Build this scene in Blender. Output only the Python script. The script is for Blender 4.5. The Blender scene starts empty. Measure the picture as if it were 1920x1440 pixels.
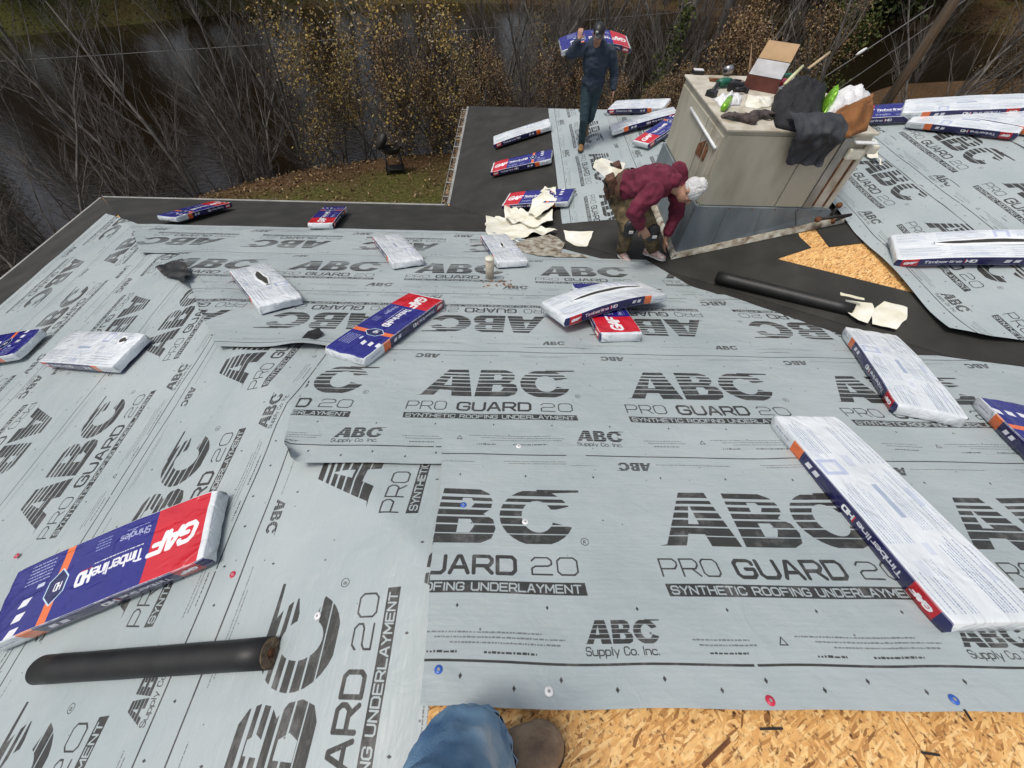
import bpy, bmesh, math, random
import numpy as np
from mathutils import Vector, Matrix, noise
R = math.radians
PI = math.pi
sc = bpy.context.scene
col = sc.collection
rnd = random.Random(7)
ZC = 6.6                                   # eye height above the lawn

# ------------------------------------------------------------------ camera, sky, sun, exposure
FPX = 746.2
pit, yaw, rol = R(52.85), R(1.145), R(2.0)
fw = Vector((math.sin(yaw)*math.cos(pit), math.cos(yaw)*math.cos(pit), -math.sin(pit)))
r0 = Vector((math.cos(yaw), -math.sin(yaw), 0)); u0 = r0.cross(fw)
cr = r0*math.cos(rol)+u0*math.sin(rol); cu = -r0*math.sin(rol)+u0*math.cos(rol)
cd = bpy.data.cameras.new('camera'); cam = bpy.data.objects.new('camera', cd); col.objects.link(cam)
cd.sensor_fit = 'HORIZONTAL'; cd.sensor_width = 36; cd.lens = FPX/1920*36; cd.clip_start = 0.05; cd.clip_end = 600
M = Matrix((( cr.x, cu.x, -fw.x, 0), (cr.y, cu.y, -fw.y, 0), (cr.z, cu.z, -fw.z, ZC), (0, 0, 0, 1)))
cam.matrix_world = M
sc.camera = cam
world = bpy.data.worlds.new('World'); sc.world = world; world.use_nodes = True
wn = world.node_tree
bg = wn.nodes['Background']; sky = wn.nodes.new('ShaderNodeTexSky')
sky.sky_type = 'NISHITA'; sky.sun_disc = False; sky.sun_elevation = R(70); sky.sun_rotation = R(250)
sky.air_density = 1.0; sky.dust_density = 4.0; sky.ozone_density = 1.0
hs = wn.nodes.new('ShaderNodeHueSaturation'); hs.inputs['Saturation'].default_value = .55          # thin overcast greys the sky
wn.links.new(sky.outputs[0], hs.inputs['Color']); wn.links.new(hs.outputs[0], bg.inputs[0]); bg.inputs[1].default_value = 0.13
sl = bpy.data.lights.new('sun', 'SUN'); so = bpy.data.objects.new('sun', sl); col.objects.link(so)
sl.energy = 1.7; sl.angle = R(14); sl.color = (1.0, 0.95, 0.88)
sd = Vector((math.sin(R(250))*math.cos(R(70)), math.cos(R(250))*math.cos(R(70)), math.sin(R(70))))
so.rotation_euler = sd.to_track_quat('Z', 'Y').to_euler()
sc.view_settings.view_transform = 'Standard'; sc.view_settings.look = 'None'
sc.view_settings.exposure = 0.0; sc.view_settings.gamma = 1.0
sc.view_settings.use_curve_mapping = False

# ------------------------------------------------------------------ geometry of the place (metres)
CX, CY, CZ = -7.561, 7.145, -3.940+ZC      # near left corner of the eaves
IX = -1.172                                # inner corner x
FY = 12.08                                 # far eave of the wing
mH = 0.928                                 # hip direction (1, -mH)
def zF(x, y): return ZC-1.8-.3*y
def zL(x, y): return CZ+.278*(x-CX)
def zW(x, y): return ZC-3.948+.3*(x-IX)
def zN(x, y): return ZC-3.948+.333*(FY-y)
def roofz(x, y):
    return max(min(zF(x, y), zL(x, y)), min(zW(x, y), zN(x, y)) if x > IX-.3 else -99)
N_F = Vector((0, .3, 1)).normalized(); N_L = Vector((-.278, 0, 1)).normalized(); N_W = Vector((-.3, 0, 1)).normalized()
EYE = Vector((0, 0, ZC))
def ray(px, py):
    return fw+cr*((px-960)/FPX)+cu*((720-py)/FPX)
def hit(px, py, n, p0, off=0.0):
    v = ray(px, py); p0 = Vector(p0)+Vector(n).normalized()*off
    return EYE+v*((p0-EYE).dot(n)/v.dot(n))
def onF(px, py, off=0.0): return hit(px, py, N_F, (0, 0, ZC-1.8), off)
def onL(px, py, off=0.0): return hit(px, py, N_L, (CX, CY, CZ), off)
def onW(px, py, off=0.0): return hit(px, py, N_W, (IX, 7, ZC-3.948), off)
def onZ(px, py, z): return hit(px, py, Vector((0, 0, 1)), (0, 0, z))
def atY(px, py, y):
    v = ray(px, py); return EYE+v*(y/v.y)

# ------------------------------------------------------------------ helpers
def tag(o, label=None, cat=None, group=None, kind=None):
    if label: o['label'] = label
    if cat: o['category'] = cat
    if group: o['group'] = group
    if kind: o['kind'] = kind
    return o
def empty(name, loc, label=None, cat=None, group=None, kind=None, mat=None):
    o = bpy.data.objects.new(name, None); col.objects.link(o); o.empty_display_size = .1
    if mat is not None: o.matrix_world = mat
    else: o.location = loc
    return tag(o, label, cat, group, kind)
def link(name, me, parent=None, smooth=False, mats=None):
    if mats is not None:
        for m in (mats if isinstance(mats, (list, tuple)) else [mats]): me.materials.append(m)
    if smooth and len(me.polygons): me.polygons.foreach_set('use_smooth', [True]*len(me.polygons))
    o = bpy.data.objects.new(name, me); col.objects.link(o)
    if parent is not None: o.parent = parent
    return o
def mesh(name, v, f, mats=None, parent=None, smooth=False):
    me = bpy.data.meshes.new(name); me.from_pydata([tuple(p) for p in v], [], [tuple(q) for q in f]); me.update()
    return link(name, me, parent, smooth, mats)
def bmobj(name, bm, mats=None, parent=None, smooth=False):
    me = bpy.data.meshes.new(name); bm.to_mesh(me); bm.free()
    return link(name, me, parent, smooth, mats)
def box(bm, c, s, rot=None, bev=0.0, mi=0):
    r = bmesh.ops.create_cube(bm, size=1)
    m = Matrix.Translation(c) @ (rot.to_4x4() if rot else Matrix()) @ Matrix.Diagonal((s[0], s[1], s[2], 1))
    bmesh.ops.transform(bm, matrix=m, verts=r['verts'])
    fs = {f for v in r['verts'] for f in v.link_faces}
    for f in fs: f.material_index = mi
    if bev:
        es = list({e for v in r['verts'] for e in v.link_edges})
        b = bmesh.ops.bevel(bm, geom=es, offset=bev, segments=2, affect='EDGES', profile=.6)
        for f in b['faces']: f.material_index = mi
def tube_geo(pts, rad, n=8, caps=True):
    pts = [Vector(p) for p in pts]; V = []; Fc = []
    up = Vector((0, 0, 1)); a = None
    for i, p in enumerate(pts):
        d = (pts[min(i+1, len(pts)-1)]-pts[max(i-1, 0)]).normalized()
        if a is None:
            a = d.cross(up if abs(d.z) < .9 else Vector((1, 0, 0))).normalized()
        else: a = (a-d*a.dot(d)).normalized()
        b = d.cross(a); r = rad[i] if isinstance(rad, (list, tuple)) else rad
        for k in range(n):
            t = 2*PI*k/n; V.append(p+(a*math.cos(t)+b*math.sin(t))*r)
    for i in range(len(pts)-1):
        for k in range(n):
            Fc.append((i*n+k, i*n+(k+1) % n, (i+1)*n+(k+1) % n, (i+1)*n+k))
    if caps:
        Fc.append(tuple(range(n))[::-1]); Fc.append(tuple((len(pts)-1)*n+k for k in range(n)))
    return V, Fc
def tube(name, pts, rad, mat, parent=None, n=8, smooth=True):
    V, Fc = tube_geo(pts, rad, n); return mesh(name, V, Fc, mat, parent, smooth)
def grid(name, fn, nu, nv, mats, parent=None, uvfn=None, smooth=True, matfn=None):
    V = [fn(i/nu, j/nv) for j in range(nv+1) for i in range(nu+1)]
    Fc = [(j*(nu+1)+i, j*(nu+1)+i+1, (j+1)*(nu+1)+i+1, (j+1)*(nu+1)+i) for j in range(nv) for i in range(nu)]
    o = mesh(name, V, Fc, mats, parent, smooth)
    if uvfn:
        uv = o.data.uv_layers.new(name='UVMap')
        P = [uvfn(i/nu, j/nv) for j in range(nv+1) for i in range(nu+1)]
        li = np.empty(len(o.data.loops), dtype=np.int32); o.data.loops.foreach_get('vertex_index', li)
        uv.data.foreach_set('uv', np.array(P, dtype=np.float32)[li].ravel())
    return o

# ------------------------------------------------------------------ materials
def nmat(name):
    m = bpy.data.materials.new(name); m.use_nodes = True; nt = m.node_tree
    return m, nt, nt.nodes['Principled BSDF']
def ramp(nt, stops, interp='LINEAR'):
    r = nt.nodes.new('ShaderNodeValToRGB'); r.color_ramp.interpolation = interp
    e = r.color_ramp.elements
    while len(e) < len(stops): e.new(.5)
    for i, (p, c) in enumerate(stops): e[i].position = p; e[i].color = (*c, 1)
    return r
def noise_mat(name, c1, c2, scale=6, rough=.7, bump=.15, bscale=None, detail=6, metal=0, c3=None, coords='Object', spec=None, dist=.02, stretch=None):
    m, nt, p = nmat(name); tc = nt.nodes.new('ShaderNodeTexCoord'); n = nt.nodes.new('ShaderNodeTexNoise')
    src = tc.outputs[coords]
    if stretch:
        mp = nt.nodes.new('ShaderNodeMapping'); mp.inputs['Scale'].default_value = stretch
        nt.links.new(src, mp.inputs[0]); src = mp.outputs[0]
    n.inputs['Scale'].default_value = scale; n.inputs['Detail'].default_value = detail; nt.links.new(src, n.inputs[0])
    st = [(.32, c1), (.68, c2)] if c3 is None else [(.3, c1), (.52, c2), (.72, c3)]
    r = ramp(nt, st); nt.links.new(n.outputs[0], r.inputs[0]); nt.links.new(r.outputs[0], p.inputs['Base Color'])
    p.inputs['Roughness'].default_value = rough; p.inputs['Metallic'].default_value = metal
    if spec is not None: p.inputs['Specular IOR Level'].default_value = spec
    if bump:
        n2 = nt.nodes.new('ShaderNodeTexNoise'); n2.inputs['Scale'].default_value = bscale or scale*4; n2.inputs['Detail'].default_value = 4
        nt.links.new(src, n2.inputs[0]); b = nt.nodes.new('ShaderNodeBump'); b.inputs['Strength'].default_value = bump
        b.inputs['Distance'].default_value = dist
        nt.links.new(n2.outputs[0], b.inputs['Height']); nt.links.new(b.outputs[0], p.inputs['Normal'])
    return m
def mixrgb(nt, a, b, f, mode='MIX'):
    x = nt.nodes.new('ShaderNodeMix'); x.data_type = 'RGBA'; x.blend_type = mode
    for s, v in ((x.inputs[0], f), (x.inputs[6], a), (x.inputs[7], b)):
        if hasattr(v, 'is_linked') or hasattr(v, 'links'): nt.links.new(v, s)
        else: s.default_value = v if not isinstance(v, tuple) else (*v, 1)
    return x.outputs[2]

# ------------------------------------------------------------------ print raster (drawn here, stroke by stroke)
class Canvas:
    def __init__(s, w, h, bgc, W, H):          # w,h pixels ; W,H user units
        s.w, s.h, s.W, s.H = w, h, W, H; s.a = np.empty((h, w, 3), np.float32); s.a[:] = bgc
    def _bb(s, x0, y0, x1, y1):
        i0 = max(0, int(math.floor(x0/s.W*s.w))-1); i1 = min(s.w, int(math.ceil(x1/s.W*s.w))+1)
        j0 = max(0, int(math.floor(y0/s.H*s.h))-1); j1 = min(s.h, int(math.ceil(y1/s.H*s.h))+1)
        if i1 <= i0 or j1 <= j0: return None
        X = (np.arange(i0, i1)+.5)/s.w*s.W; Y = (np.arange(j0, j1)+.5)/s.h*s.H
        X, Y = np.meshgrid(X, Y); return i0, i1, j0, j1, X, Y
    def _put(s, bb, m, c):
        i0, i1, j0, j1 = bb[:4]; s.a[j0:j1, i0:i1][m] = c
    def poly(s, pts, c, holes=(), stripes=None):
        xs = [p[0] for p in pts]; ys = [p[1] for p in pts]; bb = s._bb(min(xs), min(ys), max(xs), max(ys))
        if not bb: return
        X, Y = bb[4:]; m = np.zeros(X.shape, bool)
        for loop in [pts, *holes]:
            for k in range(len(loop)):
                (x1, y1), (x2, y2) = loop[k], loop[(k+1) % len(loop)]
                if y1 == y2: continue
                cnd = ((y1 > Y) != (y2 > Y)) & (X < (x2-x1)*(Y-y1)/(y2-y1)+x1); m ^= cnd
        if stripes:
            k = np.zeros(X.shape, bool)
            for a, b in stripes: k |= (Y >= a) & (Y <= b)
            m &= k
        s._put(bb, m, c)
    def rect(s, x0, y0, x1, y1, c): s.poly([(x0, y0), (x1, y0), (x1, y1), (x0, y1)], c)
    def stroke(s, pts, t, c, closed=False):
        P = list(pts)+([pts[0]] if closed else [])
        for (x1, y1), (x2, y2) in zip(P[:-1], P[1:]):
            bb = s._bb(min(x1, x2)-t, min(y1, y2)-t, max(x1, x2)+t, max(y1, y2)+t)
            if not bb: continue
            X, Y = bb[4:]; dx, dy = x2-x1, y2-y1; L = dx*dx+dy*dy or 1e-12
            q = np.clip(((X-x1)*dx+(Y-y1)*dy)/L, 0, 1); d = np.hypot(X-x1-q*dx, Y-y1-q*dy)
            s._put(bb, d <= t/2, c)
    def disc(s, x, y, r, c):
        bb = s._bb(x-r, y-r, x+r, y+r)
        if bb: s._put(bb, np.hypot(bb[4]-x, bb[5]-y) <= r, c)
    def text(s, txt, x, y, h, t, c, wid=.62, gap=.2, skew=0.0, flip=False, total=None):
        L = sum((GW.get(ch, 1)*wid+gap) for ch in txt)*h
        k = 1.0 if total is None else total/L
        cx = x
        for ch in txt:
            for st in GL.get(ch, []):
                pts = [(cx+px*wid*GW.get(ch, 1)*h*k+py*h*skew, y+py*h) for px, py in st]
                if flip: pts = [(2*x-px, 2*y-py) for px, py in pts]
                s.stroke(pts, t, c)
            cx += (GW.get(ch, 1)*wid+gap)*h*k
    def greek(s, x0, x1, y, h, c, g):
        x = x0
        while x < x1:
            w = g.uniform(.6, 3)*h; s.rect(x, y, min(x+w, x1), y+h*g.uniform(.7, 1), c); x += w+h*g.uniform(.3, .7)
    def image(s, name, ss):
        h, w = s.h//ss, s.w//ss
        a = s.a[:h*ss, :w*ss].reshape(h, ss, w, ss, 3).mean((1, 3))
        im = bpy.data.images.new(name, w, h, float_buffer=False)
        a = np.where(a <= .0031308, a*12.92, 1.055*np.power(np.maximum(a, 1e-6), 1/2.4)-.055)
        px = np.ones((h, w, 4), np.float32); px[..., :3] = a; im.pixels.foreach_set(px.ravel()); im.update(); im.pack()
        return im
q = .18
GL = {' ': [],
 'P': [[(0, 0), (0, 1), (1-q, 1), (1, 1-q), (1, .45+q), (1-q, .42), (0, .42)]],
 'R': [[(0, 0), (0, 1), (1-q, 1), (1, 1-q), (1, .45+q), (1-q, .42), (0, .42)], [(.6, .42), (1, 0)]],
 'O': [[(q, 0), (0, q), (0, 1-q), (q, 1), (1-q, 1), (1, 1-q), (1, q), (1-q, 0), (q, 0)]],
 'G': [[(1, .78), (1, 1-q/2), (1-q, 1), (q, 1), (0, 1-q), (0, q), (q, 0), (1-q, 0), (1, q), (1, .48), (.55, .48)]],
 'U': [[(0, 1), (0, q), (q, 0), (1-q, 0), (1, q), (1, 1)]],
 'A': [[(0, 0), (.42, 1), (.58, 1), (1, 0)], [(.17, .33), (.83, .33)]],
 'D': [[(0, 0), (0, 1), (1-q, 1), (1, 1-q), (1, q), (1-q, 0), (0, 0)]],
 'B': [[(0, 0), (0, 1), (.85, 1), (.97, .88), (.97, .64), (.85, .53), (0, .53)], [(.85, .53), (1, .4), (1, .12), (.87, 0), (0, 0)]],
 'C': [[(1, .75), (1, 1-q), (1-q, 1), (q, 1), (0, 1-q), (0, q), (q, 0), (1-q, 0), (1, q), (1, .25)]],
 'E': [[(1, 1), (0, 1), (0, 0), (1, 0)], [(0, .52), (.9, .52)]],
 'F': [[(1, 1), (0, 1), (0, 0)], [(0, .5), (.85, .5)]],
 'H': [[(0, 0), (0, 1)], [(1, 0), (1, 1)], [(0, .5), (1, .5)]],
 'I': [[(.5, 0), (.5, 1)]],
 'L': [[(0, 1), (0, 0), (1, 0)]],
 'M': [[(0, 0), (0, 1), (.5, .25), (1, 1), (1, 0)]],
 'N': [[(0, 0), (0, 1), (1, 0), (1, 1)]],
 'S': [[(1, .8), (1-q, 1), (q, 1), (0, 1-q), (0, .6), (q, .52), (1-q, .5), (1, .4), (1, q), (1-q, 0), (q, 0), (0, .2)]],
 'T': [[(0, 1), (1, 1)], [(.5, 1), (.5, 0)]],
 'Y': [[(0, 1), (.5, .45), (1, 1)], [(.5, .45), (.5, 0)]],
 '2': [[(0, .8), (0, 1-q), (q, 1), (1-q, 1), (1, 1-q), (1, .6), (1-q, .5), (q, .48), (0, .35), (0, 0), (1, 0)]],
 '0': [[(q, 0), (0, q), (0, 1-q), (q, 1), (1-q, 1), (1, 1-q), (1, q), (1-q, 0), (q, 0)]],
 'm': [[(0, 0), (0, .65), (.4, .65), (.5, .55), (.5, 0)], [(.5, .55), (.6, .65), (.9, .65), (1, .55), (1, 0)]],
 'i': [[(.5, 0), (.5, .65)], [(.5, .88), (.5, .92)]],
 'b': [[(0, 1), (0, 0), (.8, 0), (1, .15), (1, .5), (.8, .65), (0, .65)]],
 'e': [[(0, .34), (1, .34), (1, .5), (.8, .65), (.2, .65), (0, .5), (0, .15), (.2, 0), (.95, 0)]],
 'r': [[(0, 0), (0, .65)], [(0, .5), (.3, .65), (.8, .65)]],
 'l': [[(.5, 0), (.5, 1)]],
 'n': [[(0, 0), (0, .65), (.8, .65), (1, .5), (1, 0)]],
 'u': [[(0, .65), (0, .15), (.2, 0), (1, 0), (1, .65)]],
 'p': [[(0, -.3), (0, .65), (.8, .65), (1, .5), (1, .15), (.8, 0), (0, 0)]],
 'y': [[(0, .65), (.5, 0)], [(1, .65), (.35, -.3)]],
 'o': [[(.2, 0), (0, .15), (0, .5), (.2, .65), (.8, .65), (1, .5), (1, .15), (.8, 0), (.2, 0)]],
 'c': [[(1, .55), (.8, .65), (.2, .65), (0, .5), (0, .15), (.2, 0), (.8, 0), (1, .1)]],
 'h': [[(0, 0), (0, 1)], [(0, .6), (.8, .65), (1, .5), (1, 0)]],
 'g': [[(1, .65), (.2, .65), (0, .5), (0, .15), (.2, 0), (1, 0)], [(1, .65), (1, -.2), (.8, -.3), (.1, -.3)]],
 's': [[(1, .55), (.8, .65), (.2, .65), (0, .5), (.2, .35), (.8, .3), (1, .15), (.8, 0), (0, .05)]],
 '.': [[(.1, 0), (.1, .03)]],
}
GW = {'I': .12, 'i': .15, 'l': .15, '.': .2, ' ': .45, 'M': 1.15, 'm': 1.35, 'r': .7}
def abc(cv, x, y, h, c, flip=False, nst=7):
    """the striped three-letter mark; x,y = lower left, h = letter height"""
    k = h*.985
    def T(p): return (2*x-(x+p[0]*k), 2*y-(y+p[1]*h)) if flip else (x+p[0]*k, y+p[1]*h)
    st = []; e = 0.0
    hs = [.165, .155, .145, .135, .125, .115, .10][:nst]; tot = sum(hs); b = 0
    for i, hh in enumerate(hs):
        hh /= tot; gap = (.018+.008*i) if nst == 7 else .03
        st.append((b, b+hh-gap)); b += hh
    st[-1] = (st[-1][0], 1.0)
    S = [tuple(sorted((T((0, a))[1], T((0, b))[1]))) for a, b in st]
    cv.poly([T(p) for p in [(-.12, 0), (.0, .02), (.52, 1), (.98, 1), (1.16, 0), (.70, 0), (.67, .2), (.40, .2), (.30, 0)]], c, [[T(p) for p in [(.47, .38), (.65, .38), (.62, .78)]]], S)
    cv.poly([T(p) for p in [(1.22, 0), (1.28, 1), (1.92, 1), (2.08, .92), (2.14, .78), (2.12, .62), (2.0, .52), (2.16, .42), (2.2, .25), (2.14, .08), (1.98, 0)]], c,
            [[T(p) for p in [(1.62, .62), (1.63, .82), (1.78, .82), (1.84, .72), (1.78, .62)]], [T(p) for p in [(1.6, .18), (1.61, .42), (1.8, .42), (1.87, .3), (1.8, .18)]]], S)
    n = 26; out = []
    a0, a1 = R(22), R(338)
    for i in range(n+1):
        t = a0+(a1-a0)*i/n; out.append((2.86+.60*math.cos(t), .5+.53*math.sin(t)))
    inn = []
    for i in range(n+1):
        t = a1-(a1-a0)*i/n; inn.append((2.88+.26*math.cos(t), .5+.30*math.sin(t)))
    cv.poly([T(p) for p in out+inn], c, (), S)
    cv.poly([T(p) for p in [(2.9, .945), (2.9, 1.03), (3.62, 1.03), (3.62, .985), (3.3, .97)]], c)
SHB = (.385, .432, .44); SHI = (.042, .043, .040)
TW, TH = 1.45, 1.22
def sheet_print():
    g = random.Random(3); cv = Canvas(2900, 2440, SHB, TW, TH); I = SHI
    def both(fn):
        fn(0); fn(-TW); fn(TW)
    def row(dx):
        cv.poly([(dx-.035, .37), (dx+1.08, .37), (dx+1.075, .422), (dx-.04, .422)], I)
        cv.text('SYNTHETIC ROOFING UNDERLAYMENT', dx-.02, .380, .031, .0065, SHB, total=1.085)
        cv.text('PRO', dx-.035, .455, .078, .0075, I, wid=.95, gap=.24, total=.275)
        cv.text('GUARD', dx+.30, .455, .078, .017, I, wid=.95, gap=.3, total=.50)
        cv.text('20', dx+.85, .455, .078, .0075, I, wid=.95, gap=.28, total=.23)
        abc(cv, dx+.03, .60, .305, I)
        cv.stroke([(dx+1.105+.018*math.cos(t*.5), .615+.018*math.sin(t*.5)) for t in range(13)], .003, I)
        cv.text('R', dx+1.099, .607, .014, .003, I)
        # lower band: supply mark and small print
        abc(cv, dx+1.05, .197, .082, I, nst=5)
        cv.text('Supply Co. Inc.', dx+1.045, .160, .026, .0042, I, total=.275)
        for k, (a, b) in enumerate(((.52, 1.0), (.58, .98))): cv.greek(dx+a-.05, dx+b-.03, .205-.018*k, .0062, (.16, .17, .17), g)
        cv.greek(dx+.40, dx+.88, .222, .0062, (.16, .17, .17), g); cv.greek(dx+.45, dx+.56, .155, .008, I, g); cv.greek(dx+.66, dx+.86, .155, .008, I, g)
        cv.greek(dx+.0, dx+.22, .21, .0062, (.16, .17, .17), g); cv.greek(dx+.02, dx+.24, .192, .0062, (.16, .17, .17), g); cv.greek(dx+.05, dx+.2, .165, .0075, I, g)
        cv.stroke([(dx+.33, .195), (dx+.345, .222), (dx+.36, .195)], .004, I, True)
        # far band, the other way up
        abc(cv, dx+.09, 1.105, .055, I, flip=True, nst=5)
        cv.greek(dx+.12, dx+.55, 1.09, .006, (.18, .19, .19), g); cv.greek(dx+.72, dx+1.2, 1.10, .006, (.18, .19, .19), g); cv.greek(dx+.75, dx+1.1, 1.085, .006, (.18, .19, .19), g)
        for i in range(16):
            cx, cy = dx+g.random()*1.3, g.choice((.24, .5, .56, .72, .88, .97, 1.06, 1.19))+g.uniform(-.02, .02); cv.disc(cx, cy, g.uniform(.0025, .0045), g.choice(((.10, .11, .11), (.18, .2, .2), (.12, .12, .14))))
        for i in range(4):
            cx, cy = dx+.18+.3625*i, .32
            cv.poly([(cx-.005, cy), (cx, cy-.009), (cx+.006, cy), (cx, cy+.009)], I)
            cx, cy = dx+.05+.3625*i, .055
            cv.poly([(cx-.006, cy), (cx, cy-.010), (cx+.007, cy), (cx, cy+.010)], I)
            cx, cy = dx+.22+.3625*i, .085
            cv.poly([(cx-.006, cy), (cx, cy-.010), (cx+.007, cy), (cx, cy+.010)], I)
            cx, cy = dx+.12+.3625*i, 1.0
            cv.poly([(cx-.005, cy), (cx, cy-.009), (cx+.006, cy), (cx, cy+.009)], I)
    both(row)
    y = .127
    cv.rect(0, y, TW, y+.008, I); cv.rect(0, 1.148, TW, 1.155, I)
    cv.rect(.2, y-.002, .212, y+.012, SHB)
    return cv.image('underlayment_print', 2)
RED = (.62, .012, .025); BLU = (.016, .015, .20); ORG = (.85, .17, .04); WHT = (.74, .775, .79); NAV = (.016, .016, .09)
BL, BW, BT = 1.10, .37, .08                       # bundle size
def wrap_print():
    """atlas, v rows: 0-.36 front, .36-.46 side, .46-.56 side two, .58-.94 back, .95-1 plain"""
    g = random.Random(5); cv = Canvas(2200, 2200, WHT, BL, 1.1)
    H = BW
    # front face (0..H)
    cv.rect(0, 0, BL, H+.0, BLU); cv.rect(.0, 0, .30, H, RED); cv.rect(0, 0, .03, H, WHT)
    def gaf(x, y, h, t, c):
        s = .22
        def S(pts): return [(x+px*h+(py*h)*s, y+py*h) for px, py in pts]
        cv.stroke(S([(.78, .82), (.66, 1), (.2, 1), (0, .8), (0, .2), (.2, 0), (.62, 0), (.78, .14), (.78, .46), (.42, .46)]), t, c)
        cv.stroke(S([(.92, 0), (1.28, 1), (1.42, 1), (1.62, 0)]), t, c); cv.stroke(S([(1.05, .3), (1.58, .3)]), t, c)
        cv.stroke(S([(1.85, 0), (1.85, 1), (2.5, 1)]), t, c); cv.stroke(S([(1.85, .52), (2.36, .52)]), t, c)
    gaf(.068, .15, .085, .024, (.85, .85, .85))
    cv.text('Timberline', .335, .185, .052, .010, (.8, .8, .82), total=.26)
    cv.text('HD', .60, .185, .055, .016, (.85, .85, .85), total=.075)
    cv.rect(.60, .172, .66, .176, RED)
    cv.greek(.34, .60, .158, .006, (.75, .75, .78), g)
    cv.text('Shingles', .33, .07, .034, .005, (.42, .45, .62), total=.16); cv.greek(.34, .46, .048, .006, (.3, .32, .55), g)
    for k in range(4): cv.greek(.54, .62, .04+.016*k, .006, (.28, .32, .55), g)
    cv.rect(.755, 0, .80, H, ORG)
    hx = [(.777, .115), (.825, .165), (.825, .235), (.777, .285), (.729, .235), (.729, .165)]
    cv.poly(hx, NAV); cv.stroke(hx, .006, (.55, .75, .85), True); cv.text('HDZ', .752, .185, .035, .006, (.8, .8, .8), total=.055)
    for k in range(6): cv.greek(.85, .99, .03+.018*k, .007, (.38, .42, .62), g)
    cv.rect(.86, .145, .9, .165, (.6, .65, .8))
    for k in range(3):
        cx, cy = .93, .20+k*.065; cv.poly([(cx-.03, cy), (cx-.015, cy+.035), (cx+.035, cy+.035), (cx+.02, cy)], (.82, .82, .85))
    # sides
    for y0 in (.40, .51):
        cv.rect(0, y0, BL, y0+.10, NAV); cv.rect(.04, y0, .15, y0+.1, (.5, .01, .02)); gaf(.058, y0+.035, .03, .011, (.9, .9, .9))
        cv.text('Timberline', .19, y0+.035, .034, .007, (.8, .8, .85), total=.24); cv.text('HD', .45, y0+.035, .034, .011, (.9, .9, .9), total=.07)
        cv.rect(.44, y0+.03, .447, y0+.08, RED); cv.rect(.82, y0, .9, y0+.1, ORG)
        for k in range(2): cx = .70+k*.055; cv.poly([(cx-.02, y0+.03), (cx-.012, y0+.07), (cx+.025, y0+.07), (cx+.015, y0+.03)], (.8, .8, .85))
        cv.rect(.9, y0, BL, y0+.10, WHT); cv.greek(.93, 1.05, y0+.04, .01, (.25, .28, .4), g)
    # back (.64 .. 1.03)
    y0 = .64; P1 = (.22, .27, .40); P2 = (.40, .46, .58)
    for (a, b, c2, d) in ((.03, .34, .02, .15), (.36, .70, .02, .15), (.73, 1.05, .02, .15), (.03, .25, .24, .37), (.30, .62, .24, .37), (.80, 1.05, .24, .37)):
        y = y0+c2
        while y < y0+d:
            cv.greek(a, b-g.uniform(0, .08), y, .0045, P1 if g.random() < .35 else P2, g); y += .0125*g.choice((1, 1, 1, 2))
    for k in range(7):
        xa, ya = g.uniform(.03, .9), g.uniform(.02, .33); cv.rect(xa, y0+ya, xa+g.uniform(.05, .16), y0+ya+g.uniform(.012, .045), g.choice(((.62, .66, .73), (.66, .70, .76), (.56, .61, .70))))
    cv.rect(.66, y0+.25, .76, y0+.36, (.50, .55, .70)); cv.rect(.68, y0+.27, .74, y0+.34, WHT)
    cv.rect(.42, y0+.17, .60, y0+.195, P2)
    return cv.image('wrapper_print', 2)

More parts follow.
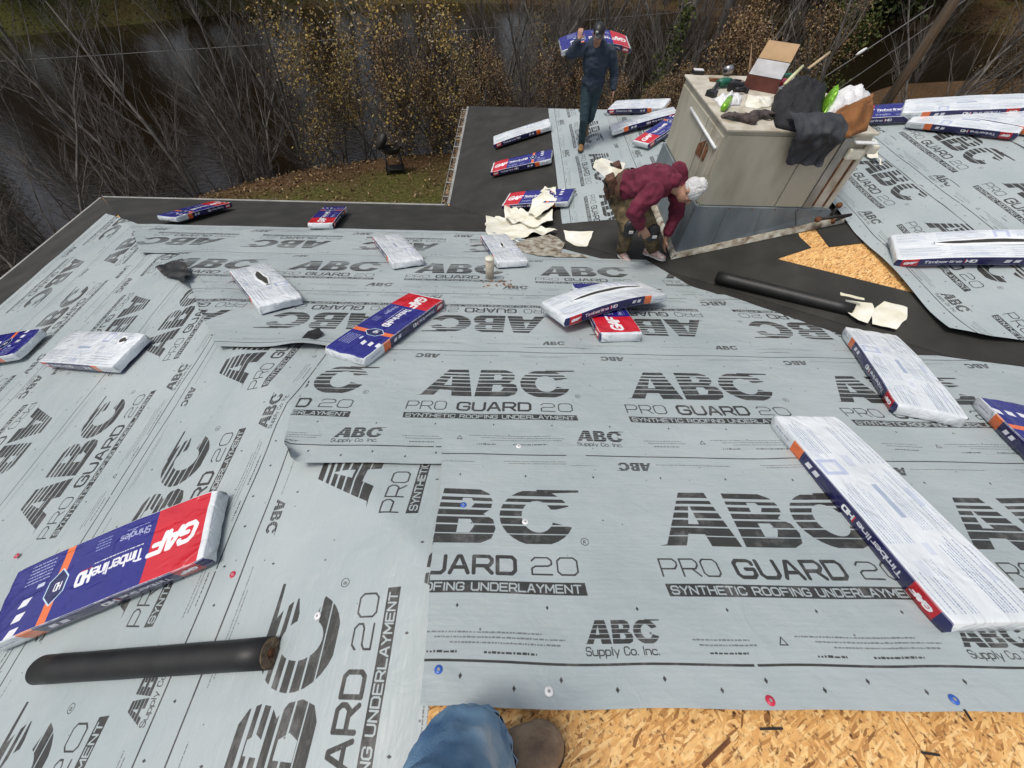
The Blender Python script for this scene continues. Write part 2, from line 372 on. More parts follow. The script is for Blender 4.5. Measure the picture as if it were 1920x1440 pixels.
def sheet_material():
    m, nt, p = nmat('underlayment'); im = sheet_print()
    t = nt.nodes.new('ShaderNodeTexImage'); t.image = im; t.interpolation = 'Cubic'
    uvn = nt.nodes.new('ShaderNodeUVMap'); uvn.uv_map = 'UVMap'; nt.links.new(uvn.outputs[0], t.inputs[0])
    tc = nt.nodes.new('ShaderNodeTexCoord')
    n = nt.nodes.new('ShaderNodeTexNoise'); n.inputs['Scale'].default_value = 1.3; n.inputs['Detail'].default_value = 7; nt.links.new(tc.outputs['Object'], n.inputs[0])
    r = ramp(nt, [(.3, (.86, .89, .90)), (.7, (1.08, 1.07, 1.06))]); nt.links.new(n.outputs[0], r.inputs[0])
    c = mixrgb(nt, t.outputs[0], r.outputs[0], 1.0, 'MULTIPLY')
    # dusty scuffs
    n3 = nt.nodes.new('ShaderNodeTexNoise'); n3.inputs['Scale'].default_value = 9; n3.inputs['Detail'].default_value = 10; n3.inputs['Roughness'].default_value = .75; nt.links.new(tc.outputs['Object'], n3.inputs[0])
    r3 = ramp(nt, [(.50, (0, 0, 0)), (.78, (.30, .30, .30))]); nt.links.new(n3.outputs[0], r3.inputs[0])
    c = mixrgb(nt, c, (.50, .50, .48), r3.outputs[0])
    geo = nt.nodes.new('ShaderNodeNewGeometry')
    c = mixrgb(nt, c, (.02, .02, .02), geo.outputs['Backfacing'])
    nt.links.new(c, p.inputs['Base Color']); p.inputs['Roughness'].default_value = .42; p.inputs['Specular IOR Level'].default_value = .45
    # woven ribs along the roll plus soft creases
    w = nt.nodes.new('ShaderNodeTexWave'); w.wave_type = 'BANDS'; w.bands_direction = 'Y'; w.inputs['Scale'].default_value = 20; w.inputs['Distortion'].default_value = 1.2
    w.inputs['Detail'].default_value = 2; nt.links.new(uvn.outputs[0], w.inputs[0])
    mp = nt.nodes.new('ShaderNodeMapping'); mp.inputs['Scale'].default_value = (2.2, 5, 1); nt.links.new(uvn.outputs[0], mp.inputs[0])
    n2 = nt.nodes.new('ShaderNodeTexNoise'); n2.inputs['Scale'].default_value = 3; n2.inputs['Detail'].default_value = 5; nt.links.new(mp.outputs[0], n2.inputs[0])
    n4 = nt.nodes.new('ShaderNodeTexNoise'); n4.inputs['Scale'].default_value = 7; n4.inputs['Detail'].default_value = 6; n4.inputs['Distortion'].default_value = 1.2; nt.links.new(tc.outputs['Object'], n4.inputs[0])
    a = nt.nodes.new('ShaderNodeMath'); a.operation = 'MULTIPLY_ADD'; a.inputs[1].default_value = .02; nt.links.new(w.outputs[1], a.inputs[0]); nt.links.new(n2.outputs[0], a.inputs[2])
    a2 = nt.nodes.new('ShaderNodeMath'); a2.operation = 'MULTIPLY_ADD'; a2.inputs[1].default_value = .7; nt.links.new(n4.outputs[0], a2.inputs[0]); nt.links.new(a.outputs[0], a2.inputs[2])
    b = nt.nodes.new('ShaderNodeBump'); b.inputs['Strength'].default_value = .36; b.inputs['Distance'].default_value = .025
    nt.links.new(a2.outputs[0], b.inputs['Height']); nt.links.new(b.outputs[0], p.inputs['Normal'])
    return m
def wrap_material():
    m, nt, p = nmat('bundle_wrapper'); t = nt.nodes.new('ShaderNodeTexImage'); t.image = wrap_print(); t.interpolation = 'Cubic'
    uvn = nt.nodes.new('ShaderNodeUVMap'); uvn.uv_map = 'UVMap'; nt.links.new(uvn.outputs[0], t.inputs[0])
    tc = nt.nodes.new('ShaderNodeTexCoord'); n = nt.nodes.new('ShaderNodeTexNoise'); n.inputs['Scale'].default_value = 3; n.inputs['Detail'].default_value = 6
    n.inputs['Distortion'].default_value = 1.5
    nt.links.new(tc.outputs['Object'], n.inputs[0]); r = ramp(nt, [(.3, (.86, .87, .88)), (.7, (1.05, 1.05, 1.05))]); nt.links.new(n.outputs[0], r.inputs[0])
    nt.links.new(mixrgb(nt, t.outputs[0], r.outputs[0], 1.0, 'MULTIPLY'), p.inputs['Base Color'])
    p.inputs['Roughness'].default_value = .24; p.inputs['Coat Weight'].default_value = .35; p.inputs['Coat Roughness'].default_value = .12
    mp = nt.nodes.new('ShaderNodeMapping'); mp.inputs['Scale'].default_value = (2.6, 5, 5); nt.links.new(tc.outputs['Object'], mp.inputs[0])
    n2 = nt.nodes.new('ShaderNodeTexNoise'); n2.inputs['Scale'].default_value = 2.2; n2.inputs['Detail'].default_value = 2.2; n2.inputs['Distortion'].default_value = .9
    nt.links.new(mp.outputs[0], n2.inputs[0]); b = nt.nodes.new('ShaderNodeBump'); b.inputs['Strength'].default_value = .75; b.inputs['Distance'].default_value = .03
    nt.links.new(n2.outputs[0], b.inputs['Height']); nt.links.new(b.outputs[0], p.inputs['Normal'])
    return m
def osb_material():
    m, nt, p = nmat('strand_board'); tc = nt.nodes.new('ShaderNodeTexCoord'); outc = None; hts = None
    for k, (ang, sx, sy, sh) in enumerate(((.25, 15, 90, 0), (1.35, 17, 100, 3), (2.2, 15, 80, 7), (-.45, 24, 150, 11))):
        mr = nt.nodes.new('ShaderNodeMapping'); mr.inputs['Rotation'].default_value = (0, 0, ang); nt.links.new(tc.outputs['Object'], mr.inputs[0])
        mp = nt.nodes.new('ShaderNodeMapping'); mp.inputs['Scale'].default_value = (sx, sy, 0.01); mp.inputs['Location'].default_value = (sh, sh*1.7, 0)
        nw = nt.nodes.new('ShaderNodeTexNoise'); nw.inputs['Scale'].default_value = 5; nt.links.new(tc.outputs['Object'], nw.inputs[0])
        add = nt.nodes.new('ShaderNodeVectorMath'); add.operation = 'MULTIPLY_ADD'; add.inputs[1].default_value = (.05, .05, .05)
        nt.links.new(nw.outputs[1], add.inputs[0]); nt.links.new(mr.outputs[0], add.inputs[2])
        nt.links.new(add.outputs[0], mp.inputs[0])
        v = nt.nodes.new('ShaderNodeTexVoronoi'); v.inputs['Scale'].default_value = 1; nt.links.new(mp.outputs[0], v.inputs[0])
        sp = nt.nodes.new('ShaderNodeSeparateColor'); nt.links.new(v.outputs['Color'], sp.inputs[0])
        r = ramp(nt, [(.0, (.22, .09, .025)), (.06, (.46, .22, .065)), (.3, (.68, .36, .12)), (.7, (.80, .48, .18)), (1., (.88, .60, .28))]); nt.links.new(sp.outputs[0], r.inputs[0])
        if outc is None: outc = r.outputs[0]; hts = sp.outputs[0]
        else:
            f = nt.nodes.new('ShaderNodeMath'); f.operation = 'GREATER_THAN'; f.inputs[1].default_value = (.45, .5, .62)[k-1]; nt.links.new(sp.outputs[1], f.inputs[0])
            outc = mixrgb(nt, outc, r.outputs[0], f.outputs[0]);
            mh = nt.nodes.new('ShaderNodeMix'); nt.links.new(f.outputs[0], mh.inputs[0]); nt.links.new(hts, mh.inputs[2]); nt.links.new(sp.outputs[2], mh.inputs[3]); hts = mh.outputs[0]
    n = nt.nodes.new('ShaderNodeTexNoise'); n.inputs['Scale'].default_value = 60; n.inputs['Detail'].default_value = 4; nt.links.new(tc.outputs['Object'], n.inputs[0])
    r = ramp(nt, [(.30, (.25, .18, .12)), (.42, (.95, .95, .95)), (.7, (1.1, 1.08, 1.0))]); nt.links.new(n.outputs[0], r.inputs[0])
    outc = mixrgb(nt, outc, r.outputs[0], 1., 'MULTIPLY')
    nt.links.new(outc, p.inputs['Base Color']); p.inputs['Roughness'].default_value = .65
    b = nt.nodes.new('ShaderNodeBump'); b.inputs['Strength'].default_value = .4; b.inputs['Distance'].default_value = .003; nt.links.new(hts, b.inputs['Height']); nt.links.new(b.outputs[0], p.inputs['Normal'])
    return m
def ground_material():
    m, nt, p = nmat('ground'); tc = nt.nodes.new('ShaderNodeTexCoord'); geo = nt.nodes.new('ShaderNodeNewGeometry')
    n = nt.nodes.new('ShaderNodeTexNoise'); n.inputs['Scale'].default_value = .6; n.inputs['Detail'].default_value = 8; nt.links.new(tc.outputs['Object'], n.inputs[0])
    n2 = nt.nodes.new('ShaderNodeTexNoise'); n2.inputs['Scale'].default_value = 9; n2.inputs['Detail'].default_value = 10; n2.inputs['Roughness'].default_value = .8; nt.links.new(tc.outputs['Object'], n2.inputs[0])
    g = ramp(nt, [(.3, (.022, .028, .007)), (.5, (.072, .074, .02)), (.66, (.16, .14, .055))]); nt.links.new(n2.outputs[0], g.inputs[0])
    lf = ramp(nt, [(.3, (.03, .018, .009)), (.5, (.085, .05, .024)), (.68, (.19, .125, .07))]); nt.links.new(n2.outputs[0], lf.inputs[0])
    at = nt.nodes.new('ShaderNodeAttribute'); at.attribute_name = 'litter'
    s = nt.nodes.new('ShaderNodeMath'); s.operation = 'ADD'; nt.links.new(n.outputs[0], s.inputs[0]); nt.links.new(at.outputs['Fac'], s.inputs[1])
    f = ramp(nt, [(.55, (0, 0, 0)), (1.05, (1, 1, 1))]); nt.links.new(s.outputs[0], f.inputs[0])
    nt.links.new(mixrgb(nt, g.outputs[0], lf.outputs[0], f.outputs[0]), p.inputs['Base Color']); p.inputs['Roughness'].default_value = .95
    p.inputs['Specular IOR Level'].default_value = .1
    b = nt.nodes.new('ShaderNodeBump'); b.inputs['Strength'].default_value = .9; b.inputs['Distance'].default_value = .05; nt.links.new(n2.outputs[0], b.inputs['Height']); nt.links.new(b.outputs[0], p.inputs['Normal'])
    return m
def water_material():
    m, nt, p = nmat('river_water'); p.inputs['Base Color'].default_value = (.011, .0075, .004, 1); p.inputs['Roughness'].default_value = .04; p.inputs['IOR'].default_value = 1.36
    tc = nt.nodes.new('ShaderNodeTexCoord'); mp = nt.nodes.new('ShaderNodeMapping'); mp.inputs['Scale'].default_value = (1, 2.2, 1); nt.links.new(tc.outputs['Object'], mp.inputs[0])
    n = nt.nodes.new('ShaderNodeTexNoise'); n.inputs['Scale'].default_value = 3.2; n.inputs['Detail'].default_value = 6; nt.links.new(mp.outputs[0], n.inputs[0])
    b = nt.nodes.new('ShaderNodeBump'); b.inputs['Strength'].default_value = .14; b.inputs['Distance'].default_value = .1; nt.links.new(n.outputs[0], b.inputs['Height']); nt.links.new(b.outputs[0], p.inputs['Normal'])
    return m
def leaf_material(name, cols, trans=.25):
    m, nt, p = nmat(name); g = nt.nodes.new('ShaderNodeNewGeometry'); r = ramp(nt, [(i/(len(cols)-1), c) for i, c in enumerate(cols)])
    nt.links.new(g.outputs['Random Per Island'], r.inputs[0]); nt.links.new(r.outputs[0], p.inputs['Base Color']); p.inputs['Roughness'].default_value = .6
    p.inputs['Specular IOR Level'].default_value = .2
    return m
M_sheet = sheet_material(); M_wrap = wrap_material(); M_osb = osb_material(); M_ground = ground_material(); M_water = water_material()
M_memb = noise_mat('dark_membrane', (.016, .0155, .013), (.026, .025, .021), 3, .75, .35, 220, c3=(.040, .038, .032), dist=.003)
M_memb2 = noise_mat('membrane_roll', (.008, .008, .008), (.017, .017, .016), 9, .5, .3, 160, dist=.002)
M_core = noise_mat('cardboard_core', (.10, .07, .045), (.28, .2, .13), 60, .9, .3)
M_drip = noise_mat('drip_edge_metal', (.26, .26, .235), (.42, .41, .375), 5, .45, .05, metal=.2)
M_wall = noise_mat('house_siding', (.42, .40, .36), (.5, .48, .43), 3, .8, .1)
M_film = noise_mat('release_film', (.66, .62, .46), (.80, .78, .66), 5, .45, .5, 9, c3=(.84, .84, .78), dist=.03)
M_beige = noise_mat('beige_enamel', (.31, .28, .21), (.45, .425, .34), 3.2, .5, .12, 6, c3=(.49, .465, .38), stretch=(1, 1, .35))
M_beige2 = noise_mat('beige_enamel_worn', (.34, .29, .20), (.56, .52, .43), 5, .5, .1, 14, c3=(.62, .59, .50))
M_galv = noise_mat('galvanised_skirt', (.13, .16, .175), (.20, .235, .25), 4, .6, .12, 8, metal=.2, c3=(.25, .28, .29), stretch=(1, 1, .3))
M_rust = noise_mat('rusty_metal', (.06, .022, .008), (.18, .07, .025), 14, .85, .4, 40, c3=(.30, .16, .08))
M_flake = noise_mat('flaking_flashing', (.09, .05, .025), (.34, .31, .24), 12, .75, .6, 24, c3=(.52, .52, .47))
M_insul = noise_mat('pale_insulation', (.60, .58, .44), (.78, .76, .66), 12, .9, .5, 20)
M_black = noise_mat('black_plastic', (.008, .008, .009), (.02, .02, .022), 20, .45, .1)
M_iron = noise_mat('black_iron', (.010, .010, .010), (.03, .025, .022), 20, .6, .2)
M_bark = noise_mat('grey_bark', (.06, .052, .045), (.21, .19, .168), 5, .95, .6, 30, stretch=(1, 1, .3))
M_bark2 = noise_mat('dark_bark', (.030, .024, .019), (.075, .062, .050), 5, .95, .6, 30, stretch=(1, 1, .3))
M_pole = noise_mat('weathered_pole', (.075, .068, .058), (.17, .155, .135), 5, .9, .4, 40, stretch=(3, 3, .3))
M_wire = noise_mat('cable', (.10, .10, .10), (.16, .16, .16), 5, .5, 0)
M_lyel = leaf_material('yellow_leaves', [(.06, .035, .018), (.16, .10, .04), (.34, .23, .05), (.42, .31, .10), (.20, .15, .09), (.42, .37, .27)])
M_ltan = leaf_material('tan_leaves', [(.05, .03, .02), (.14, .08, .04), (.24, .15, .08), (.36, .27, .17), (.30, .2, .06)])
M_lgrn = leaf_material('green_leaves', [(.015, .03, .008), (.04, .06, .015), (.08, .10, .02), (.12, .13, .03)])
M_lpine = leaf_material('dark_green_needles', [(.012, .022, .008), (.03, .045, .014), (.055, .065, .02), (.05, .045, .02)])
M_lbrn = leaf_material('brown_leaves', [(.02, .013, .008), (.05, .032, .018), (.09, .058, .03), (.07, .055, .022)])

# ------------------------------------------------------------------ ground, river, far bank
SH = [(-13.6, -60), (-13.6, 0), (-13.3, 6), (-12.9, 9), (-11.9, 11.4), (-10, 13.2), (-7.5, 14.9), (-4, 16.3), (0, 17.1), (6, 18.2), (12, 20.5), (20, 26), (34, 29), (60, 24), (120, 20)]
FB = [(-120, -10), (-60, 14), (-42, 28), (-30, 34), (-22, 40), (-12, 45), (0, 47), (12, 46), (24, 42), (38, 41), (60, 38), (120, 38)]
def seg_sd(P, x, y):
    best = None; sgn = 1
    for (x1, y1), (x2, y2) in zip(P[:-1], P[1:]):
        dx, dy = x2-x1, y2-y1; t = np.clip(((x-x1)*dx+(y-y1)*dy)/(dx*dx+dy*dy), 0, 1)
        ex, ey = x-x1-t*dx, y-y1-t*dy; d = np.hypot(ex, ey); s = np.sign(dx*(y-y1)-dy*(x-x1))
        if best is None: best, sgn = d, s
        else:
            m = d < best-1e-9; best = np.where(m, d, best); sgn = np.where(m, s, sgn)
    return best*sgn                      # positive = left of direction of travel
WZ = -1.0
def spaced(lo, hi, dlo, dhi, step, grow=1.12):
    a = list(np.arange(dlo, dhi, step)); s = step; x = dhi
    while x < hi: a.append(x); s *= grow; x += s
    a.append(hi); s = step; x = dlo; b = []
    while x > lo: s *= grow; x -= s; b.append(max(x, lo))
    return np.array(sorted(set(b+a)))
gx = spaced(-260, 260, -18, 22, .35); gy = spaced(-120, 300, -4, 24, .35)
GX, GY = np.meshgrid(gx, gy)
dn = seg_sd(SH, GX, GY)                 # >0 outside (river side)
df = seg_sd(FB, GX, GY)                 # >0 beyond the far bank
rough = np.vectorize(lambda a, b: noise.fractal(Vector((a*.35, b*.35, 0)), 1, 2, 4))(GX, GY)
def sm(a, b, t): t = np.clip((t-a)/(b-a), 0, 1); return t*t*(3-2*t)
GZ = -0.02-1.9*sm(-1.2, 2.2, dn)+(2.4*sm(-1.5, 3, df)+5.5*sm(2, 45, df)+12*sm(40, 160, df))+rough*.06+rough*.5*sm(2, 20, df)
bank_x = (GX > 12)
nyv, nxv = GX.shape
V = np.stack([GX, GY, GZ], -1).reshape(-1, 3)
ii = np.arange(nyv*nxv).reshape(nyv, nxv)
Q = np.stack([ii[:-1, :-1], ii[:-1, 1:], ii[1:, 1:], ii[1:, :-1]], -1).reshape(-1, 4)
def npmesh(name, V, Q, mats, parent=None, smooth=True):
    me = bpy.data.meshes.new(name); k = Q.shape[1]
    me.vertices.add(len(V)); me.vertices.foreach_set('co', np.asarray(V, np.float32).ravel())
    me.loops.add(Q.size); me.loops.foreach_set('vertex_index', Q.astype(np.int32).ravel())
    me.polygons.add(len(Q)); me.polygons.foreach_set('loop_start', np.arange(0, Q.size, k, dtype=np.int32))
    me.update(calc_edges=True); me.validate()
    return link(name, me, parent, smooth, mats)
gr = npmesh('ground', V, Q, M_ground); tag(gr, kind='structure')
at = gr.data.attributes.new('litter', 'FLOAT', 'POINT')
lit = .10+.50*sm(-3.6, -.4, dn)+.25*sm(-.5, 1, df)+.35*sm(12, 16, GX)
lit = np.where(df > -1, .22+.2*sm(-20, 20, GX)-.35*sm(-26, -32, GX)*0, lit)
lit = np.where(df > -1, lit-.75*sm(29, 35, -GX), lit)
at.data.foreach_set('value', lit.astype(np.float32).ravel())
wo = mesh('river_water', [(-260, -120, WZ), (260, -120, WZ), (260, 300, WZ), (-260, 300, WZ)], [(0, 1, 2, 3)], M_water); tag(wo, kind='structure')
def gz(x, y):
    a = float(seg_sd(SH, np.array(x), np.array(y))); b = float(seg_sd(FB, np.array(x), np.array(y)))
    f = lambda lo, hi, t: (lambda s: s*s*(3-2*s))(min(1, max(0, (t-lo)/(hi-lo))))
    return -0.02-1.9*f(-1.2, 2.2, a)+2.4*f(-1.5, 3, b)+5.5*f(2, 45, b)+12*f(40, 160, b)

# ------------------------------------------------------------------ the house: deck, walls, edges
house = empty('house', (0, 0, 0), 'house with hipped roof being re-covered, dark membrane along its eaves and bare board patches', 'house')
hx2 = 2.83; ym = -2.5
def P3(x, y, f): return (x, y, f(x, y))
hvx = IX+(7.16-ym)*1.0
FL = [P3(CX, CY, zF), P3(hx2, ym, zF), P3(8.5, ym, zF), P3(IX, 7.16, zF)]
def zB(x, y): return zF(0, ym)+.3*(y-ym)
W_pts = [(IX, 7.16), (8.5, -2.5), (8.9, -2.9), (8.9, 3.02), (IX, FY)]
deck_polys = [
  [P3(CX, CY, zF), P3(hx2, ym, zF), P3(8.5, ym, zF), P3(IX, 7.16, zF)],
  [P3(CX, CY, zL), P3(CX, -12.1, zL), P3(hx2, ym, zL)],
  [P3(hx2, ym, zB), P3(CX, -12.1, zB), P3(19, -12.1, zB), P3(8.5, ym, zB)],
  [P3(IX, 7.16, zW), P3(8.5, -2.5, zW), P3(8.9, -2.9, zW), P3(8.9, 3.02, zW), P3(IX, FY, zW)],
  [P3(IX, FY, zW), P3(8.9, 3.02, zW), (19, FY, ZC-3.948)],
  [P3(8.9, 3.02, zW), P3(8.9, -2.9, zW), (19, -12.1, ZC-3.948), (19, FY, ZC-3.948)]]
V = []; Fc = []
for pl in deck_polys:
    k = len(V); V += pl; n = len(pl)
    nn = Vector((0, 0, 0))
    a, b, c = Vector(pl[0]), Vector(pl[1]), Vector(pl[2])
    f = list(range(k, k+n)); Fc.append(f if (b-a).cross(c-a).z > 0 else f[::-1])
for p in V: pass
deck = mesh('roof_deck', [(x, y, z-.006) for x, y, z in V], Fc, M_osb, house)
# board panels laid where bare board shows (near ridge strip and the patch by the valley)
def slab(name, pts, zf, off, th, mat, parent):
    """flat piece with outline pts (plan) lying on plane zf"""
    n = len(pts); area = sum(pts[i][0]*pts[(i+1) % n][1]-pts[(i+1) % n][0]*pts[i][1] for i in range(n))
    if area < 0: pts = pts[::-1]
    top = [(x, y, zf(x, y)+off+th) for x, y in pts]; bot = [(x, y, zf(x, y)+off) for x, y in pts]
    Fq = [tuple(range(n)), tuple(range(2*n-1, n-1, -1))]+[(i, n+i, n+(i+1) % n, (i+1) % n) for i in range(n)]
    return mesh(name, top+bot, Fq, mat, parent)
for i in range(4):
    x0 = -1.4+i*2.44+.35
    for j, (ya, yb) in enumerate(((-1.27, -.075+.3), (-2.45, -1.275))):
        xa = x0-(1.22 if j else 0); lo = max(xa, (-.25 if j == 0 else 1.5)); 
        slab('board_panel', [(lo+.002, ya), (xa+2.437, ya), (xa+2.437, yb), (lo+.002, yb)], zF, -.004, .008, M_osb, house)
slab('board_panel', [(2.9, 3.2), (4.4, 1.9), (4.4, 4.41), (2.9, 4.41)], zW, -.004, .006, M_osb, house)
# walls and eaves
bm = bmesh.new(); ez = ZC-3.948
box(bm, ((CX+.35+19-.35)/2, (7.14-.35-11.7)/2, (ez-.2)/2), (19-CX-.7, 7.14-.35+11.7, ez-.22))
box(bm, ((IX+.35+18.6)/2, (FY-.35+6)/2, (ez-.23)/2), (18.6-IX-.35, FY-.35-6, ez-.26))
bmobj('wall', bm, M_wall, house)
def edge_strip(name, a, b, w, h, out, mat, zoff=.012):
    a = Vector(a); b = Vector(b); d = (b-a); L = d.length; o = Vector(out)
    V = []; 
    for t in (0, 1):
        c = a+d*t
        V += [c-o*w+Vector((0, 0, zoff)), c+o*.012+Vector((0, 0, zoff)), c+o*.012+Vector((0, 0, -h)), c-o*w+Vector((0, 0, -h))]
    F_ = [(0, 1, 5, 4), (1, 2, 6, 5), (2, 3, 7, 6), (3, 0, 4, 7), (0, 3, 2, 1), (4, 5, 6, 7)]
    return mesh(name, V, F_, mat, house)
E0 = ez+.008
edge_strip('drip_edge', (CX, CY, CZ), (CX, -12.1, CZ), .035, .16, (-1, 0, 0), M_drip)
edge_strip('drip_edge', (CX-.012, CY, CZ), (IX-.05, CY+.012, CZ), .035, .16, (0, 1, 0), M_drip)
edge_strip('drip_edge', (IX, 7.20, ez), (IX, FY, ez), .03, .16, (-1, 0, 0), M_drip)
edge_strip('drip_edge', (IX, FY, ez), (19, FY, ez), .03, .16, (0, 1, 0), M_memb2)
# gutter full of leaf litter along the wing eave
gt = empty('gutter', (0, 0, 0)); gt.parent = house
bm = bmesh.new()
for s, (cx, wz) in enumerate(((IX-.018-.004, .0), (IX-.135, -.01))): box(bm, (cx-.0, (7.2+FY)/2, ez-.06+wz), (.008, FY-7.2, .10))
box(bm, (IX-.078, (7.2+FY)/2, ez-.11), (.115, FY-7.2, .006))
bmobj('gutter_trough', bm, M_drip, gt)
bm = bmesh.new()
bm.free()
for k in range(9):
    bm = bmesh.new(); box(bm, (IX-.078, 7.5+k*.55, ez-.012), (.125, .03, .012)); bmobj('hanger', bm, M_drip, gt)
g = random.Random(4); V = []; Fc = []
for k in range(420):
    c = Vector((IX-.078+g.uniform(-.05, .05), g.uniform(7.25, FY), ez-.05+g.uniform(-.03, .02))); a = Vector((g.uniform(-1, 1), g.uniform(-1, 1), g.uniform(-.4, .4))).normalized()*.03
    b = a.cross(Vector((g.uniform(-.5, .5), g.uniform(-.5, .5), 1))).normalized()*.02; n = len(V); V += [c-a, c+b, c+a, c-b]; Fc.append((n, n+1, n+2, n+3))
tag(mesh('leaf_litter', V, Fc, M_ltan, gt), kind='stuff')
# dark membrane strips
def memb(pts, zf, off): return slab('membrane_strip', pts, zf, off, .003, M_memb, house)
def hipx(y): return CX+(CY-y)/mH
memb([(CX+.02, CY-.02), (IX, 7.14), (IX+.9, 6.24), (2.5, 3.49), (1.6, 3.0), (-4.0, 4.6), (hipx(4.9), 4.9)], zF, .004)
memb([(IX+.9, 6.24), (6.2, -.21), (6.2, -1.2), (5.6, -1.2), (1.2, 3.6)], zF, .0075)
memb([(CX+.02, CY-.03), (hipx(6.0), 6.0), (hipx(6.0), -12.0), (CX+.02, -12.0)], zL, .004)
memb([(IX+.03, 7.13), (.95, 5.04), (.95, FY-.9*2.12), (IX+.03, FY-.02)], zW, .004)
memb([(.9, 5.09), (.9, 6.7), (4.2, 6.7), (4.2, 4.42), (3.39, 4.40), (3.36, 4.17), (3.39, 3.95), (3.03, 3.88), (3.92, 2.97), (4.5, 2.35), (6.2, 1.0), (6.2, -.21)], zW, .0075)
memb([(3.545, 4.36), (3.54, 3.90), (3.93, 3.84), (4.3, 3.8), (4.3, 4.37)], zW, .011)

# ------------------------------------------------------------------ underlayment sheets
dL = Vector((1, -mH, .278)).normalized()         # along the hip
hp0 = Vector((CX, CY, CZ))
pL = N_L.cross(dL).normalized(); pF = N_F.cross(dL).normalized()
if pL.x > 0: pL = -pL                            # across the hip, into the left plane
if pF.x < 0: pF = -pF
def fn(x, y, z, s=1.0): return noise.noise(Vector((x*s, y*s, z)))
def wrinkle(X, Y, seed, amp, along):
    a, b = (X, Y) if along == 'X' else (Y, X)
    w = .55*noise.noise(Vector((a*1.1, b*7.5, seed)))+.45*noise.noise(Vector((a*3.2+5, b*14, seed+3)))
    w2 = noise.noise(Vector(((a+b)*2.4, (a-b)*1.1, seed+9)))
    return amp*(w+max(0, w2-.25)*2.2)
def lerp_list(P, t):
    for (a, va), (b, vb) in zip(P[:-1], P[1:]):
        if t <= b: return va+(vb-va)*max(0, (t-a))/(b-a)
    return P[-1][1]
sheet_grp = 'printed grey underlayment sheets covering the roof'
def sheet(label, mode, c0, c1, lo, hi, phase, layer, seed, amp=.0065, step=.04, curl=None, lift=None, P=TW):
    """mode: F+ F- text upright / inverted rows on the front plane; L+ L- left plane; W wing plane.
       c0,c1 = position of printed bottom edge (v=0) and top edge (v=1) across the course
       lo,hi = piecewise ends along the course as functions of v"""
    wv = abs(c1-c0); nv = max(8, int(wv/step)); L = max(abs(hi_-lo_) for hi_ in [p[1] for p in hi] for lo_ in [p[1] for p in lo]); nu = max(8, int(L/step))
    pts = {}
    def co(u, v):
        a = lerp_list(lo, v); b = lerp_list(hi, v); s = a+(b-a)*u; c = c0+(c1-c0)*v
        return s, c
    def pos(u, v):
        s, c = co(u, v)
        if mode[0] == 'F': X, Y = s, c
        else: X, Y = c, s
        e = 0.0
        # wrinkled edges
        X += .012*fn(X*2, Y*2, seed); Y += .012*fn(X*2, Y*2, seed+5)
        al = 'X' if mode[0] == 'F' else 'Y'
        w = wrinkle(X, Y, seed, amp, al)
        ed = min(v, 1-v)*wv
        w += max(0, .004*fn(X, Y, seed+20, 4))*math.exp(-ed/.05)
        z_off = layer+max(-.0015, w)+.0015
        if mode[0] == 'L':
            p = Vector((X, Y, zL(X, Y)))
            r = p-hp0; al_ = r.dot(dL); ac = r.dot(pL)
            nrm = N_L
            if ac < 0: p = hp0+dL*al_+pF*(-ac); nrm = N_F
            if abs(ac) < .12: z_off += 0; nrm = (N_L*(.5+ac/.24)+N_F*(.5-ac/.24)).normalized()
            p = p+nrm*z_off
        elif mode[0] == 'F': p = Vector((X, Y, zF(X, Y)))+N_F*z_off
        else:
            p = Vector((X, Y, min(zW(X, Y), zN(X, Y)+.02)))+N_W*z_off
        if lift: p = p+Vector((0, 0, lift(p.x, p.y)))
        if curl:
            for (cx, cy, dx, dy, rad) in curl:
                d = math.hypot(dx, dy); ddx, ddy = dx/d, dy/d
                t = (p.x-cx)*ddx+(p.y-cy)*ddy; lat = abs(-(p.x-cx)*ddy+(p.y-cy)*ddx)
                if t > 0 and lat < .7:
                    a = min(t/rad, 3.6); k = rad*math.sin(a)-t; p = Vector((p.x+ddx*k, p.y+ddy*k, p.z+rad*(1-math.cos(a))+.0))
        return p
    def uv(u, v):
        s, c = co(u, v)
        uu = (s-phase)/P if mode in ('F+', 'L+') else (phase-s)/P
        return (uu, .001+v*.998)
    o = grid('underlayment_sheet', pos, nu, nv, M_sheet, None, uv)
    # keep normals up
    me = o.data
    if me.polygons[len(me.polygons)//2].normal.z < 0: me.flip_normals()
    return tag(o, label, 'roofing sheet', sheet_grp)
# left plane, lowest course first (each upslope course laps the one below)
cst = lambda v: [(0, v), (1, v)]
sheet('grey sheet on the left slope nearest the left eave, its print upside down', 'L-', -6.66, -5.49, cst(-5.0), [(0, 6.15), (1, 5.4)], 4.75, .012, 1)
sheet('second sheet up from the left eave, beneath the blue bundle at the frame edge', 'L+', -4.45, -5.62, cst(-5.0), [(0, 4.9), (1, 5.35)], 2.76, .016, 2)
sheet('third sheet up from the left eave, beneath a white bundle', 'L-', -4.63, -3.40, cst(-5.0), [(0, 4.9), (1, 4.1)], 3.35, .020, 3)
sheet('fourth sheet up from the left eave, complete mark above the nearest blue bundle', 'L+', -2.39, -3.56, cst(-4.0), [(0, 3.0), (1, 4.0)], .74, .024, 4)
sheet('left slope sheet under the near blue and red bundle and the thick black roll', 'L+', -1.33, -2.50, cst(-3.5), [(0, 2.05), (1, 2.95)], .25, .028, 5)
sheet('left slope sheet nearest the boot, with the letters BC large beside the black roll', 'L+', -.03, -1.37, cst(-3.0), [(0, 1.05), (1, 1.95)], -.74, .032, 6)
